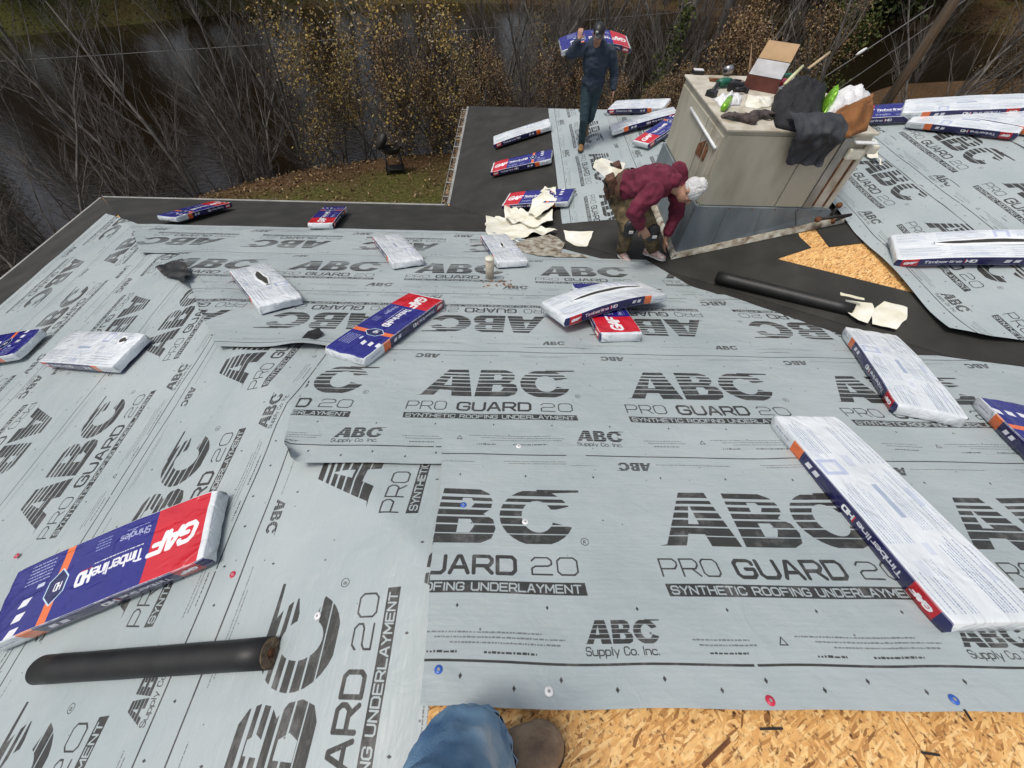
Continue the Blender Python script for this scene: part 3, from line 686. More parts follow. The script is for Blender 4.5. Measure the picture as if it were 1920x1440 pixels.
# front plane, lowest first
def cl(px, py, f=onF): p = f(px, py); return p.x, p.y
sheet('farthest sheet of the front slope along the dark membrane, print upside down', 'F-', 5.40, 4.20, [(0, -5.62), (1, -4.55)], [(0, -.25), (.45, .55), (1, 1.35)], -2.39, .036, 7, amp=.006)
c4 = cl(365, 545)
sheet('front slope sheet with a black curled corner beside the torn white bundle', 'F+', 3.17, 4.34, [(0, -3.0), (.5, -3.65), (1, -4.2)], [(0, 2.35), (.3, 2.02), (1, 1.75)], .33, .040, 8, amp=.006)
sheet('front slope sheet under the arched white bundle, marks upside down', 'F-', 3.32, 2.12, [(0, -3.35), (1, -2.32)], [(0, 2.30), (1, 3.30)], 1.82, .044, 9,
      lift=lambda x, y: .07*max(0, min(1, (2.36-y)/.25))*math.exp(-((x+1.62)/.22)**2))
c2 = cl(545, 850)
sheet('middle front slope sheet whose near left corner lifts, black underneath', 'F+', .96, 2.18, [(0, -1.24), (.3, -1.36), (.6, -1.40), (1, -1.36)], [(0, 4.6), (.8, 4.30), (1, 3.55)], -.62, .050, 10,
      curl=[(-1.20, 1.06, -.75, -.62, .030)], lift=lambda x, y: .04*math.exp(-((x-4.1)**2)/.15-((y-2.2)**2)/.05))
sheet('nearest front slope sheet, bordering the bare board under the long white bundle', 'F+', -.075, 1.10, [(0, -.27), (.35, -.31), (.7, -.33), (1, -.38)], cst(5.2), .72, .055, 11, amp=.005)
# wing plane
hipY = lambda x: FY-.9*(x-IX)-.06
sheet('sheet beneath the walking man on the far wing, ABC mark read from the side', 'W', .80, 1.99, [(0, 5.62), (1, 5.25)], [(0, hipY(.80)), (1, hipY(1.99))], 9.05, .012, 12, P=1.43)
sheet('far wing sheet behind the beige roof unit under the white and navy bundle', 'W', 1.90, 3.09, [(0, 5.9), (1, 5.9)], [(0, hipY(1.9)), (1, hipY(3.09))], 8.3, .016, 13, P=1.43)
sheet('far wing sheet hidden in part by the clutter on the roof unit', 'W', 3.0, 4.19, cst(5.0), [(0, hipY(3.0)), (1, hipY(4.19))], 8.0, .020, 14, P=1.43)
def wl(x, y):
    e = max(0, min(1, (3.0-y)/.7)); k = .035+.03*math.sin(x*5.2+1.0)
    s = max(0, min(1, (4.02-x)/.18))
    return e*e*k*1.5+.02*s*(1+math.sin(y*4.3))
sheet('wing sheet right of the roof unit, its loose lower end lying over bare board', 'W', 3.83, 5.02, [(0, 2.50), (.15, 2.36), (.5, 2.20), (1, 2.02)], [(0, 5.9), (.3, hipY(4.2)), (1, hipY(5.02))], 3.98+1.43, .024, 15, P=1.43, lift=wl, amp=.007)
sheet('wing sheet at the right edge under the slit white bundle with navy side', 'W', 4.68, 5.87, [(0, 2.1), (1, 1.7)], [(0, hipY(4.68)), (1, hipY(5.87))], 5.75, .029, 16, P=1.41, lift=lambda x, y: wl(x+1, y)*.6, amp=.006)
sheet('uppermost wing sheet at the right edge beside the stacked far bundles', 'W', 5.75, 6.94, cst(1.2), [(0, hipY(5.75)), (1, hipY(6.94))], 5.2, .034, 17, P=1.43)

# ------------------------------------------------------------------ shingle bundles
M_shing = noise_mat('asphalt_shingle', (.018, .018, .016), (.06, .058, .05), 90, .95, .6, 200, dist=.003)
bgrp = 'wrapped shingle bundles set out over the roof'
def bundle_mesh(bend, seed, twist=0.0):
    ts = [0, .003, .008, .02, .04, .07]+[.1+.8*i/22 for i in range(23)]+[.93, .96, .98, .992, .997, 1]; nu = len(ts)-1; V = []
    prof = []                                     # cross-section, superellipse, starting mid-left side going over the front
    hw, ht = BW/2, BT/2
    seq = []
    # points with atlas v
    def side(n, f): return [f(i/n) for i in range(n)]
    r = .007
    seq += side(4, lambda t: ((-hw, -ht+r+(2*ht-2*r)*t), .40+.10*t))
    seq += [((-hw+r*.3, ht-r*.3), .50)]
    seq += [((-hw+r, ht), BW*.02)]; seq += side(8, lambda t: ((-hw+r*2+(2*hw-4*r)*t, ht), .0+BW*(.035+.93*t)))
    seq += [((hw-r, ht), BW*.98), ((hw-r*.3, ht-r*.3), .51)]
    seq += side(4, lambda t: ((hw, ht-r-(2*ht-2*r)*t), .51+.10*t))
    seq += [((hw-r*.3, -ht+r*.3), .61)]
    seq += [((hw-r, -ht), .64+BW*.02)]; seq += side(8, lambda t: ((hw-r*2-(2*hw-4*r)*t, -ht), .64+BW*(.035+.93*t)))
    seq += [((-hw+r, -ht), .64+BW*.98), ((-hw+r*.3, -ht+r*.3), .40)]
    m = len(seq); rr = random.Random(seed)
    for i in range(nu+1):
        t = ts[i]; x = (t-.5)*BL
        e = min(t, 1-t)*BL
        pin = 1-.16*math.exp(-e/.003)-.04*math.exp(-e/.05)
        for k, ((yy, zz), va) in enumerate(seq):
            n = noise.noise(Vector((x*5, yy*12+seed, zz*14)))*.003+noise.noise(Vector((x*14, yy*30+seed, zz*20)))*.0018
            endn = math.exp(-e/.09)*noise.noise(Vector((x*8, yy*28+seed*2, zz*30)))*.008
            sag = 0
            if zz > ht*.9: sag = -.002*(1-(abs(yy)/hw)**4)
            q_ = 1+(n+endn)*3.0
            z2 = zz*pin*(1+n*8)+endn+sag; y2 = yy*(1-.06*math.exp(-e/.03))*(1+n*.6)
            V.append([x+ (.012*(1-abs(zz)/ht) if t in (0, 1) else 0)*(1 if t > .5 else -1), y2, z2])
    # arch
    for v in V:
        v[2] += .006*noise.noise(Vector((v[0]*3.2, v[1]*4, seed*1.7)))
    for v in V:
        x = v[0]; a = bend*((x/(BL/2))**2); v[2] += -a+twist*x*v[1]
    Fc = []; FU = []
    atl = []
    for i in range(nu):
        for k in range(m):
            k2 = (k+1) % m
            Fc.append((i*m+k, (i+1)*m+k, (i+1)*m+k2, i*m+k2))
            va, vb = seq[k][1], seq[k2][1]
            if abs(va-vb) > .2: vb = va+.005
            ua, ub = ts[i], ts[i+1]
            if k < 5: va_, vb_ = va, vb
            FU.append(((ua, va/1.1), (ub, va/1.1), (ub, vb/1.1), (ua, vb/1.1)))
    for end in (0, nu):
        f = [end*m+k for k in range(m)]
        Fc.append(f if end else f[::-1]); FU.append([(.02, 1.06/1.1)]*m)
    me = bpy.data.meshes.new('wrapper'); me.from_pydata(V, [], Fc); me.update()
    uv = me.uv_layers.new(name='UVMap'); fl = []
    for f in FU:
        for a in f: fl += list(a)
    uv.data.foreach_set('uv', fl)
    me.materials.append(M_wrap); me.polygons.foreach_set('use_smooth', [True]*len(me.polygons))
    bm = bmesh.new(); bm.from_mesh(me); bmesh.ops.recalc_face_normals(bm, faces=bm.faces); bm.to_mesh(me); bm.free()
    return me
bun_cache = {}
def bundle(label, A, B, nrm, face='front', bend=0.0, slit=None, flipdir=False, seed=0, lift=0.0, roll=0.0, scale=1.0, edge=False):
    """A, B: where its long axis starts and ends (world). face up: front or back. slit=(x0,x1,w) a tear in the back"""
    if not bend: bend = .004+.012*((seed*37) % 10)/10
    A, B = Vector(A), Vector(B); c = (A+B)/2; d = (B-A).normalized()
    if flipdir: d = -d
    n = Vector(nrm).normalized(); n = (n-d*n.dot(d)).normalized(); 
    if edge: n = n.cross(d)
    y = n.cross(d)
    rot = Matrix((d, y, n)).transposed().to_4x4()
    if roll: rot = rot @ Matrix.Rotation(roll, 4, 'X')
    key = (round(bend, 3), seed)
    if key not in bun_cache: bun_cache[key] = bundle_mesh(bend, seed)
    me = bun_cache[key]
    h = (BW if edge else BT)/2
    mw = Matrix.Translation(c+Vector(nrm).normalized()*(h+.004+lift+max(0, bend)*.8)) @ rot @ Matrix.Scale(scale, 4)
    flip = Matrix.Rotation(PI, 4, 'X') if face == 'back' else Matrix()
    if slit is None:
        o = bpy.data.objects.new('shingle_bundle', me); col.objects.link(o); o.matrix_world = mw @ flip
        if face == 'back' and bend: o.data = bundle_mesh(-bend, seed)
        return tag(o, label, 'shingle bundle', bgrp)
    root = empty('shingle_bundle', (0, 0, 0), label, 'shingle bundle', bgrp, mat=mw)
    if face == 'back' and bend: me = bundle_mesh(-bend, seed)
    w = bpy.data.objects.new('wrapper', me); col.objects.link(w); w.parent = root; w.matrix_local = flip
    x0, x1, ww, y0 = slit; V = []; Fc = []; n_ = 14; V2 = []; F2 = []
    for i in range(n_+1):
        t = i/n_; x = x0+(x1-x0)*t; e = math.sin(PI*t)**.6*ww*(1+.3*noise.noise(Vector((x*9, seed, 0)))); cy = y0+.02*noise.noise(Vector((x*4, seed, 2)))
        z = BT/2+.0055-bend*((x/(BL/2))**2)
        V += [(x, cy-e/2, z), (x, cy+e/2, z)]
        # torn lips
        for sg in (-1, 1):
            V2 += [(x, cy+sg*e/2, z+.002), (x, cy+sg*(e/2+.010), z+.010*math.sin(PI*t)+.003), (x, cy+sg*(e/2+.022), z-.004)]
    for i in range(n_): Fc.append((2*i, 2*i+2, 2*i+3, 2*i+1))
    mesh('exposed_shingle', V, Fc, M_shing, root)
    for i in range(n_):
        for s in (0, 3):
            for k in (0, 1): a = 6*i+s+k; F2.append((a, a+6, a+7, a+1))
    o = mesh('torn_edge', V2, F2, M_white, root, True)
    return root
M_white = noise_mat('white_plastic_film', (.70, .72, .73), (.82, .84, .84), 8, .35, .2, 30)
up = Vector((0, 0, 1))
def F2(a, b): return onF(*a, .05), onF(*b, .05)
def L2(a, b): return onL(*a, .05), onL(*b, .05)
def W2(a, b): return onW(*a, .05), onW(*b, .05)
a, b = L2((25, 1150), (425, 985)); bundle('largest blue bundle with red panel and orange stripe above the black roll, face up', a, b, N_L, flipdir=True, seed=1, scale=1.10)
a, b = F2((655, 675), (800, 570)); bundle('blue bundle with orange stripe and red end, face up in the roof middle', a, b, N_F, flipdir=True, seed=2, scale=1.05)
a, b = F2((1500, 800), (1845, 1180)); bundle('long white bundle with navy side lying at right across the nearest sheet', a, b, N_F, 'back', flipdir=True, seed=3, scale=1.10)
a, b = F2((1622, 635), (1735, 790)); bundle('white bundle with navy side, far end by the loose cream film', a, b, N_F, 'back', flipdir=True, seed=4, scale=1.06)
a, b = F2((1925, 815), (2075, 960)); bundle('navy bundle cut by the right edge of the frame with white pill marks', a, b, N_F, flipdir=True, seed=5, scale=1.0)
a, b = F2((1102, 545), (1162, 640)); bundle('red ended bundle underneath the arched white bundle', a, b, N_F, flipdir=True, seed=6)
a, b = F2((1025, 612), (1225, 562)); bundle('arched white bundle with long dark tear lying across the red ended one', a, b, N_F, 'back', bend=.05, slit=(-.36, .42, .05, .02), seed=7, lift=.075, scale=1.08)
a, b = F2((468, 510), (535, 585)); bundle('white bundle with wedge shaped dark tear right of the black sheet curl', a, b, N_F, 'back', slit=(-.30, .12, .06, .02), seed=8, scale=1.05)
a, b = F2((723, 449), (771, 506)); bundle('plain white bundle left of the tan tube, untorn', a, b, N_F, 'back', seed=9, scale=1.02)
a, b = F2((925, 450), (962, 503)); bundle('white bundle touching the heap of cream film, with a tiny tear', a, b, N_F, 'back', slit=(-.12, .06, .03, 0), seed=10, scale=1.02)
a, b = L2((115, 660), (265, 668)); bundle('white bundle alone on the left slope with small black tear', a, b, N_L, 'back', slit=(.34, .42, .05, .10), seed=11, scale=1.05)
a, b = L2((-60, 672), (65, 650)); bundle('blue and red bundle cut by the left edge of the frame', a, b, N_L, seed=12, scale=1.0)
a, b = F2((320, 415), (418, 388)); bundle('red and navy bundle on dark membrane nearest the left roof corner', a, b, N_F, flipdir=True, seed=13, scale=.95)
a, b = F2((602, 430), (632, 396)); bundle('small looking bundle with red near end alone on the dark membrane', a, b, N_F, seed=14, scale=.98)
a, b = W2((930, 270), (1030, 238)); bundle('white bundle farthest of the three on the dark wing membrane', a, b, N_W, 'back', seed=15, scale=1.1)
a, b = W2((924, 322), (1036, 297)); bundle('red, blue and white bundle in the middle of the dark wing membrane', a, b, N_W, seed=16, scale=1.05)
a, b = W2((950, 382), (1072, 375)); bundle('red and blue bundle half covered by cream release film', a, b, N_W, seed=17, scale=1.05)
a, b = W2((1150, 248), (1262, 216)); bundle('white bundle leaning beside the roof unit behind the maroon worker', a, b, N_W, 'back', flipdir=True, seed=18, scale=1.02, roll=R(6))
a, b = W2((1222, 262), (1262, 235)); bundle('red bundle end showing between the maroon back and the roof unit', a, b, N_W, seed=19, scale=.95)
a, b = W2((1160, 205), (1235, 203)); bundle('white bundle on the far ridge behind the walking man', a, b, N_W, 'back', seed=20, scale=1.0)
a, b = W2((1730, 475), (1925, 472)); bundle('thick white bundle with long dark tear at the right edge', a, b, N_W, 'back', slit=(-.28, .5, .05, .02), seed=21, scale=1.12, bend=.02)
a, b = W2((1700, 219), (1892, 212)); bundle('navy sided bundle lying on top of the far ridge stack', a, b, N_W, 'back', flipdir=True, seed=22, scale=1.0, lift=.05)
a, b = W2((1745, 232), (1870, 245)); bundle('white bundle in front of the navy sided far ridge bundle', a, b, N_W, 'back', flipdir=True, seed=23, scale=.95, lift=.0)
a, b = W2((1830, 222), (1912, 236)); bundle('tilted white bundle end beyond the far ridge stack', a, b, N_W, 'back', seed=24, scale=1.0)
a, b = W2((1640, 222), (1715, 218)); bundle('far ridge bundle just right of the brown jacket', a, b, N_W, seed=25, scale=1.0)

# ------------------------------------------------------------------ membrane rolls, film, tube, nails
def roll_obj(label, A, B, r, nrm, core=True):
    A, B = Vector(A)+Vector(nrm)*(r+.004), Vector(B)+Vector(nrm)*(r+.004)
    root = empty('membrane_roll', (0, 0, 0), label, 'roll of membrane'); d = (B-A).normalized()
    n = 30; V = []; Fc = []
    tube('roll_body', [A+(B-A)*k/10 for k in range(11)], [r*(1+.01*math.sin(k*2.1)) for k in range(11)], M_memb2, root, 36)
    a = d.cross(up).normalized(); b = d.cross(a)
    for e, (P, s) in enumerate(((A, -1), (B, 1))):          # spiral end and hollow cardboard core
        V = []; Fc = []; P = P+d*s*.002; nr = 5
        rs = [r*.98, r*.93, r*.86, r*.74, r*.62, r*.30]; hh = [0, .004, .001, .005, .002, .0]
        for rr_, h_ in zip(rs, hh):
            for k in range(28): t = 2*PI*k/28; V.append(P+(a*math.cos(t)+b*math.sin(t))*rr_+d*s*(h_+.002*noise.noise(Vector((t*2, rr_*90, e)))))
        for j in range(len(rs)-1):
            for k in range(28): Fc.append((j*28+k, j*28+(k+1) % 28, (j+1)*28+(k+1) % 28, (j+1)*28+k))
        mesh('roll_end', V, Fc, M_core if core else M_memb2, root, True)
        V2, Fc2 = tube_geo([P+d*s*.004, P-d*s*.06], [r*.3, r*.28], 20, True); mesh('core_tube', V2, Fc2, M_rust, root, True)
    return root
a = onL(108, 1256, .0); b = onL(527, 1226, .0)
roll_obj('thick black roll of roofing membrane lying below the largest blue bundle', a, b, .060, N_L)
a = onF(1340, 535); b = onF(1588, 600)
roll_obj('slim black membrane roll on the dark valley beside the cream film', a+N_F*.03, b+N_F*.03, .066, N_F, False)
def sheetlet(name, label, cat, outline, zfun, h, seed, mat=M_film, parent=None, n=24, amp=.05, freq=5, thick=.0015):
    """crumpled film: outline = list of plan points (world xy); dense triangulated patch with folds"""
    bm = bmesh.new(); vs = [bm.verts.new((x, y, 0)) for x, y in outline]; f = bm.faces.new(vs)
    bmesh.ops.triangulate(bm, faces=[f]); bmesh.ops.subdivide_edges(bm, edges=bm.edges[:], cuts=5, use_grid_fill=True)
    bmesh.ops.triangulate(bm, faces=bm.faces[:])
    if len(bm.verts) < 900: bmesh.ops.subdivide_edges(bm, edges=bm.edges[:], cuts=1)
    for v in bm.verts:
        x, y = v.co.x, v.co.y
        w = abs(noise.noise(Vector((x*freq, y*freq, seed))))*1.6+.5*abs(noise.noise(Vector((x*freq*2.3, y*freq*2.3, seed+4))))
        v.co.z = zfun(x, y)+h+amp*w; v.co.x += .02*noise.noise(Vector((x*7, y*7, seed+1))); v.co.y += .02*noise.noise(Vector((x*7, y*7, seed+2)))
    bmesh.ops.recalc_face_normals(bm, faces=bm.faces[:])
    o = bmobj(name, bm, mat, parent, True)
    return tag(o, label, cat) if label else o
def pl(pts, f): return [(p.x, p.y) for p in (f(*q) for q in pts)]
def onR(px, py, off=0.0):
    a, b = onF(px, py, off), onW(px, py, off)
    return a if (a-EYE).length < (b-EYE).length else b
fg = 'cream release film pieces pulled off the membrane'
def maxz(x, y): return roofz(x, y)
def film(label, pts, f, h, seed, amp=.06, freq=5, mat=M_film):
    o = sheetlet('release_film', label, 'plastic film', pl(pts, f), maxz, h, seed, mat, amp=amp, freq=freq); o['group'] = fg
film('crumpled cream film heaped lowest of the pile beside the tan tube', [(912, 415), (930, 408), (1010, 432), (1045, 440), (1000, 445), (965, 452), (980, 462), (925, 458), (910, 440)], onR, .02, 1, .07, 4)
film('cream film twisted across the middle of the pile', [(945, 402), (960, 396), (1000, 412), (1035, 405), (1035, 425), (990, 436), (950, 425)], onR, .07, 2, .08, 4)
film('rounded cream film piece lying over the red and blue bundle', [(1000, 385), (1020, 368), (1040, 370), (1042, 392), (1025, 412), (1005, 425), (990, 415)], onR, .13, 3, .07, 3)
film('flat pale film piece shaped like a half moon left of the kneepads', [(1055, 436), (1114, 437), (1100, 462), (1082, 465), (1062, 455)], onR, .02, 4, .02, 3)
film('square cream film piece at the end of the slim black roll', [(1580, 570), (1625, 578), (1632, 590), (1620, 613), (1600, 608), (1578, 592)], onR, .05, 5, .02, 3)
film('broad cream film leaf right of the slim black roll', [(1632, 588), (1650, 572), (1692, 583), (1690, 605), (1672, 626), (1630, 615)], onR, .03, 6, .035, 3)
film('thin strip of film lying on the slim black roll', [(1556, 568), (1600, 578), (1600, 583), (1556, 573)], onR, .13, 7, .01)
film('pale film draped on the right wing sheet behind the roof unit', [(1600, 272), (1632, 272), (1645, 322), (1618, 300), (1590, 295)], onW, .05, 8, .06)
film('shredded tan film and backing strewn below the cream pile', [(985, 455), (1030, 445), (1060, 462), (1050, 478), (1110, 490), (1010, 486), (950, 470)], onR, .045, 9, .02, mat=M_flake)
# tan tube standing on the sheet
p = onF(919, 528); tb = empty('caulk_tube', p, 'tan tube standing upright on the sheet below the small torn bundle', 'tube')
tube('tube_body', [Vector((0, 0, .0)), Vector((0, 0, .30))], .045, noise_mat('tan_card', (.42, .36, .27), (.55, .48, .38), 20, .8, .2), tb, 20)
tube('tube_rim', [Vector((0, 0, .298)), Vector((0, 0, .31))], .048, M_insul, tb, 20)
V = []; Fc = []; g = random.Random(2)
for k in range(26):
    c = onF(905+g.uniform(0, 55), 532+g.uniform(0, 12))+Vector((0, 0, .045)); a_ = Vector((g.uniform(-1, 1), g.uniform(-1, 1), .1)).normalized()*g.uniform(.01, .035); b_ = a_.cross(up).normalized()*.012
    n = len(V); V += [c-a_, c+b_, c+a_, c-b_]; Fc.append((n, n+1, n+2, n+3))
tag(mesh('wood_chips', V, Fc, M_rust), 'brown wood chips scattered at the foot of the tan tube', 'wood chips', kind='stuff')
# black scrap by the curled corner of the left sheets
p0, p1, p2 = onF(300, 512, .05), onF(355, 512, .05), onF(352, 545, .05)
sheetlet('membrane_scrap', 'curled black flap standing up from the far left of the sheets', 'membrane scrap', pl([(296, 510), (330, 505), (358, 508), (368, 522), (356, 546), (335, 530), (312, 522)], onF), maxz, .05, 11, M_memb2, amp=.12, freq=2.5)
sheetlet('folded_flap', 'black folded edge of underlayment left of the middle blue bundle', 'membrane scrap', pl([(572, 646), (583, 634), (608, 629), (614, 637), (600, 650), (585, 655)], onF), maxz, .075, 13, M_memb2, amp=.03, freq=3)
# cap nails
def capnail(px, py, f, c, label, r=.016, h=.008):
    p = f(px, py); n = N_F if f is onF else (N_L if f is onL else N_W); sheet_off = {id(onF): .055, id(onL): .034}.get(id(f), .03)
    root = empty('cap_nail', p+n*(sheet_off+.003), label, 'nail', 'coloured cap nails')
    rot = n.to_track_quat('Z', 'Y').to_matrix()
    V = []; Fc = []
    for k in range(16):
        t = 2*PI*k/16
        for rr_, z in ((r, 0), (r*.9, .003), (r*.35, .004)): V.append(rot @ Vector((rr_*math.cos(t), rr_*math.sin(t), z)))
    for k in range(16):
        for j in (0, 1): Fc.append((3*k+j, 3*((k+1) % 16)+j, 3*((k+1) % 16)+j+1, 3*k+j+1))
    mesh('cap', V, Fc, c, root, True)
    V = [rot @ Vector((r*.34*math.cos(2*PI*k/10), r*.34*math.sin(2*PI*k/10), .0045)) for k in range(10)]
    mesh('nail_head', V, [tuple(range(10))], M_drip, root)
cb = noise_mat('blue_cap', (.03, .10, .42), (.05, .14, .50), 30, .4, 0); cw = noise_mat('white_cap', (.75, .75, .75), (.82, .82, .82), 30, .4, 0); crd = noise_mat('red_cap', (.5, .02, .06), (.6, .03, .08), 30, .4, 0)
for a in ((825, 1267, onF, cb, 'blue cap nail near the corner of the nearest sheet left of the denim leg'), (1027, 1307, onF, cw, 'white cap nail just above the boot'),
          (1432, 1324, onF, crd, 'red cap nail on the edge above the bare board'), (1768, 1322, onF, cb, 'blue cap nail on the edge above the bare board at right'),
          (870, 960, onF, cb, 'blue cap nail on the cut off letter B'), (984, 992, onF, cw, 'white cap nail inside the letter C of the nearest sheet'),
          (972, 850, onF, cw, 'white cap nail on the lap seam between the two nearest front sheets'), (605, 1157, onL, cw, 'white cap nail on the large C right of the black roll'),
          (447, 1080, onL, crd, 'red cap nail beside the white end of the largest bundle'), (45, 1045, onL, crd, 'dark red cap nail above the orange stripe of the largest bundle')):
    capnail(*a)

# ------------------------------------------------------------------ roof unit (HVAC) and what lies on it
def hvac():
    X0, X1, Y0, Y1 = 2.12, 3.60, 4.36, 5.98; zt = ZC-1.57; zs = ZC-2.34
    root = empty('roof_unit', (2.9, 5.2, zW(2.9, 5.2)), 'beige sheet metal air handling unit on a galvanised curb', 'air conditioner')
    off = Vector((2.9, 5.2, zW(2.9, 5.2)))
    def b(name, c, s, mat, bev=.004, rot=None):
        bm = bmesh.new(); box(bm, Vector(c)-off, s, rot, bev); return bmobj(name, bm, mat, root)
    b('cabinet', ((X0+X1)/2, (Y0+Y1)/2, (zt+zs)/2), (X1-X0-.02, Y1-Y0-.02, zt-zs), M_beige)
    b('top_panel', ((X0+X1)/2, (Y0+Y1)/2, zt+.006), (X1-X0+.03, Y1-Y0+.03, .022), M_beige2, .006)
    # front face panels and seams
    for (xa, xb) in ((X0+.02, X0+.86), (X0+.88, X1-.30)): b('front_panel', ((xa+xb)/2, Y0+.004, (zt+zs)/2-.01), (xb-xa, .02, zt-zs-.06), M_beige)
    b('corner_post', (X1-.245, Y0+.002, (zt+zs)/2-.01), (.085, .028, zt-zs-.05), M_drip)
    b('recess_panel', (X1-.10, Y0+.012, (zt+zs)/2-.01), (.18, .012, zt-zs-.05), M_beige2, 0)
    b('corner_post', (X1-.02, Y0+.0, (zt+zs)/2-.02), (.05, .035, zt-zs-.07), M_beige2)
    for xs in (X1-.175, X1-.055): b('rust_streak', (xs, Y0+.004, (zt+zs)/2-.08), (.022, .006, zt-zs-.22), M_rust, 0)
    b('insulation', (X1-.12, Y0-.03, zt-.17), (.16, .05, .10), M_insul, .02)
    b('insulation', (X1+.06, Y0+.02, zt-.14), (.12, .06, .08), M_insul, .02)
    b('ledge', (X1-.08, Y0-.03, zt-.06), (.22, .07, .012), M_white, .003)
    # left face
    for k, (ya, yb) in enumerate(((Y0+.03, Y0+.52), (Y0+.54, Y1-.03))): b('side_panel', (X0+.004, (ya+yb)/2, (zt+zs)/2-.02), (.02, yb-ya, zt-zs-.10), M_beige)
    Vt, Ft = tube_geo([Vector((X0-.02, 5.44, zt-.16))-off, Vector((X0-.02, 4.43, zt-.19))-off], .015, 8); mesh('hand_rail', Vt, Ft, M_white, root, True)
    for yv in (Y0+.34, Y0+.13): b('side_seam', (X0-.008, yv, (zt+zs)/2-.03), (.014, .012, zt-zs-.14), M_beige2, 0)
    V = [Vector((X0-.010, a_, ZC+b_))-off for a_, b_ in ((4.62, -1.97), (4.61, -1.84), (4.73, -1.80), (4.90, -1.90), (4.90, -2.00))]
    V2 = [v+Vector((-.003, 0, 0)) for v in V]
    mesh('rust_opening', V+V2, [tuple(range(5, 10)), tuple(range(4, -1, -1))]+[(i, (i+1) % 5, 5+(i+1) % 5, 5+i) for i in range(5)], M_rust, root)
    # galvanised curb following the slope
    bx0, bx1, by0, by1 = 2.06, 3.78, 4.30, 6.06
    top = [(X0-.025, Y0-.03, zs+.01), (X1+.03, Y0-.03, zs+.01), (X1+.03, Y1+.02, zs+.01), (X0-.025, Y1+.02, zs+.01)]
    bot = [(bx0, by0, zW(bx0, by0)+.02), (bx1, by0, zW(bx1, by0)+.02), (bx1, by1, zW(bx1, by1)+.02), (bx0, by1, zW(bx0, by1)+.02)]
    V = [Vector(q_)-off for q_ in top+bot]
    mesh('curb', V, [(0, 1, 2, 3), (4, 5, 1, 0), (5, 6, 2, 1), (6, 7, 3, 2), (7, 4, 0, 3)], M_galv, root)
    for t in (.22, .5, .76): 
        xa = X0+(X1-X0)*t; xb = bx0+(bx1-bx0)*t; zb = zW(xb, 0)+.02
        Vt, Ft = tube_geo([Vector((xa, Y0-.033, zs))-off, Vector((xb, by0-.003, zb))-off], .006, 6); mesh('curb_seam', Vt, Ft, M_galv, root)
    # flaking flashing round the foot
    for nm, A, B, o_ in (('flashing', (bx0-.05, by0, 0), (bx1+.03, by0, 0), (0, -.055)), ('flashing', (bx0, by0-.05, 0), (bx0, by1, 0), (-.055, 0))):
        V = []; n = 40
        for i in range(n+1):
            t = i/n; x = A[0]+(B[0]-A[0])*t; y = A[1]+(B[1]-A[1])*t; w = .008*noise.noise(Vector((t*14, o_[0]*9, 1)))
            z0 = zW(x, y)
            V += [(x, y, z0+.075+w), (x+o_[0]*.45, y+o_[1]*.45, z0+.07+w), (x+o_[0]*(1+w*8), y+o_[1]*(1+w*8), z0+.018)]
        mesh(nm, [Vector(q_)-off for q_ in V], [(3*i+k, 3*i+3+k, 3*i+4+k, 3*i+1+k) for i in range(n) for k in (0, 1)], M_flake, root, True)
    # gas pipe at the right end
    pts = [(X1+.10, Y0-.02, zs+.06), (X1+.05, Y0-.06, zs-.02), (X1+.10, Y0-.08, zs-.10), (bx1+.02, by0-.08, zW(bx1, 0)+.14), (bx1-.30, by0-.07, zW(bx1-.3, 0)+.16)]
    Vt, Ft = tube_geo([Vector(q_)-off for q_ in pts], .017, 8); mesh('pipe', Vt, Ft, M_iron, root, True)
    for q_ in (pts[0], pts[2], pts[4]):
        bm = bmesh.new(); bmesh.ops.create_icosphere(bm, subdivisions=2, radius=.034, matrix=Matrix.Translation(Vector(q_)-off)); bmobj('pipe_fitting', bm, M_rust, root, True)
    for k in range(6):
        x = X0+.1+k*.26; bm = bmesh.new(); bmesh.ops.create_icosphere(bm, subdivisions=1, radius=.008, matrix=Matrix.Translation(Vector((x, Y0-.036, zs+.0))-off)); bmobj('screw', bm, M_rust, root)
    return zt+.018
ZT = hvac()
def onT(px, py): return onZ(px, py, ZT)
def blob(name, label, cat, outline, h, seed, mat, amp=.07, freq=6, zf=None, base=.0, parent=None, dome=True, sub=5):
    """a heap of soft cloth: closed solid whose top is domed and folded; outline in plan"""
    cx = sum(p[0] for p in outline)/len(outline); cy = sum(p[1] for p in outline)/len(outline)
    n = 40; m = 12; V = []
    zf = zf or (lambda x, y: ZT)
    def edge(t):
        k = t*len(outline); i = int(k) % len(outline); f = k-int(k); a = outline[i]; b = outline[(i+1) % len(outline)]; f = f*f*(3-2*f)*.5+f*.5
        return a[0]+(b[0]-a[0])*f, a[1]+(b[1]-a[1])*f
    for j in range(m+1):
        r = 1-(j/m)
        for i in range(n):
            ex, ey = edge(i/n); x = cx+(ex-cx)*r; y = cy+(ey-cy)*r
            hh = h*(1-r**2.6) if dome else h
            w = abs(noise.noise(Vector((x*freq, y*freq, seed))))*2+.6*abs(noise.noise(Vector((x*freq*2.4+3, y*freq*2.4, seed))))
            V.append((x+.015*noise.noise(Vector((x*14, y*14, seed))), y+.015*noise.noise(Vector((x*14, y*14, seed+4))), zf(x, y)+base+hh*(.75+.4*noise.noise(Vector((x*3, y*3, seed+7))))+amp*w*(1-r**4)))
    Fc = [(j*n+i, j*n+(i+1) % n, (j+1)*n+(i+1) % n, (j+1)*n+i) for j in range(m) for i in range(n)]
    Fc.append(tuple(range(n))[::-1])
    o = mesh(name, V, Fc, mat, parent, True)
    if label: tag(o, label, cat)
    return o
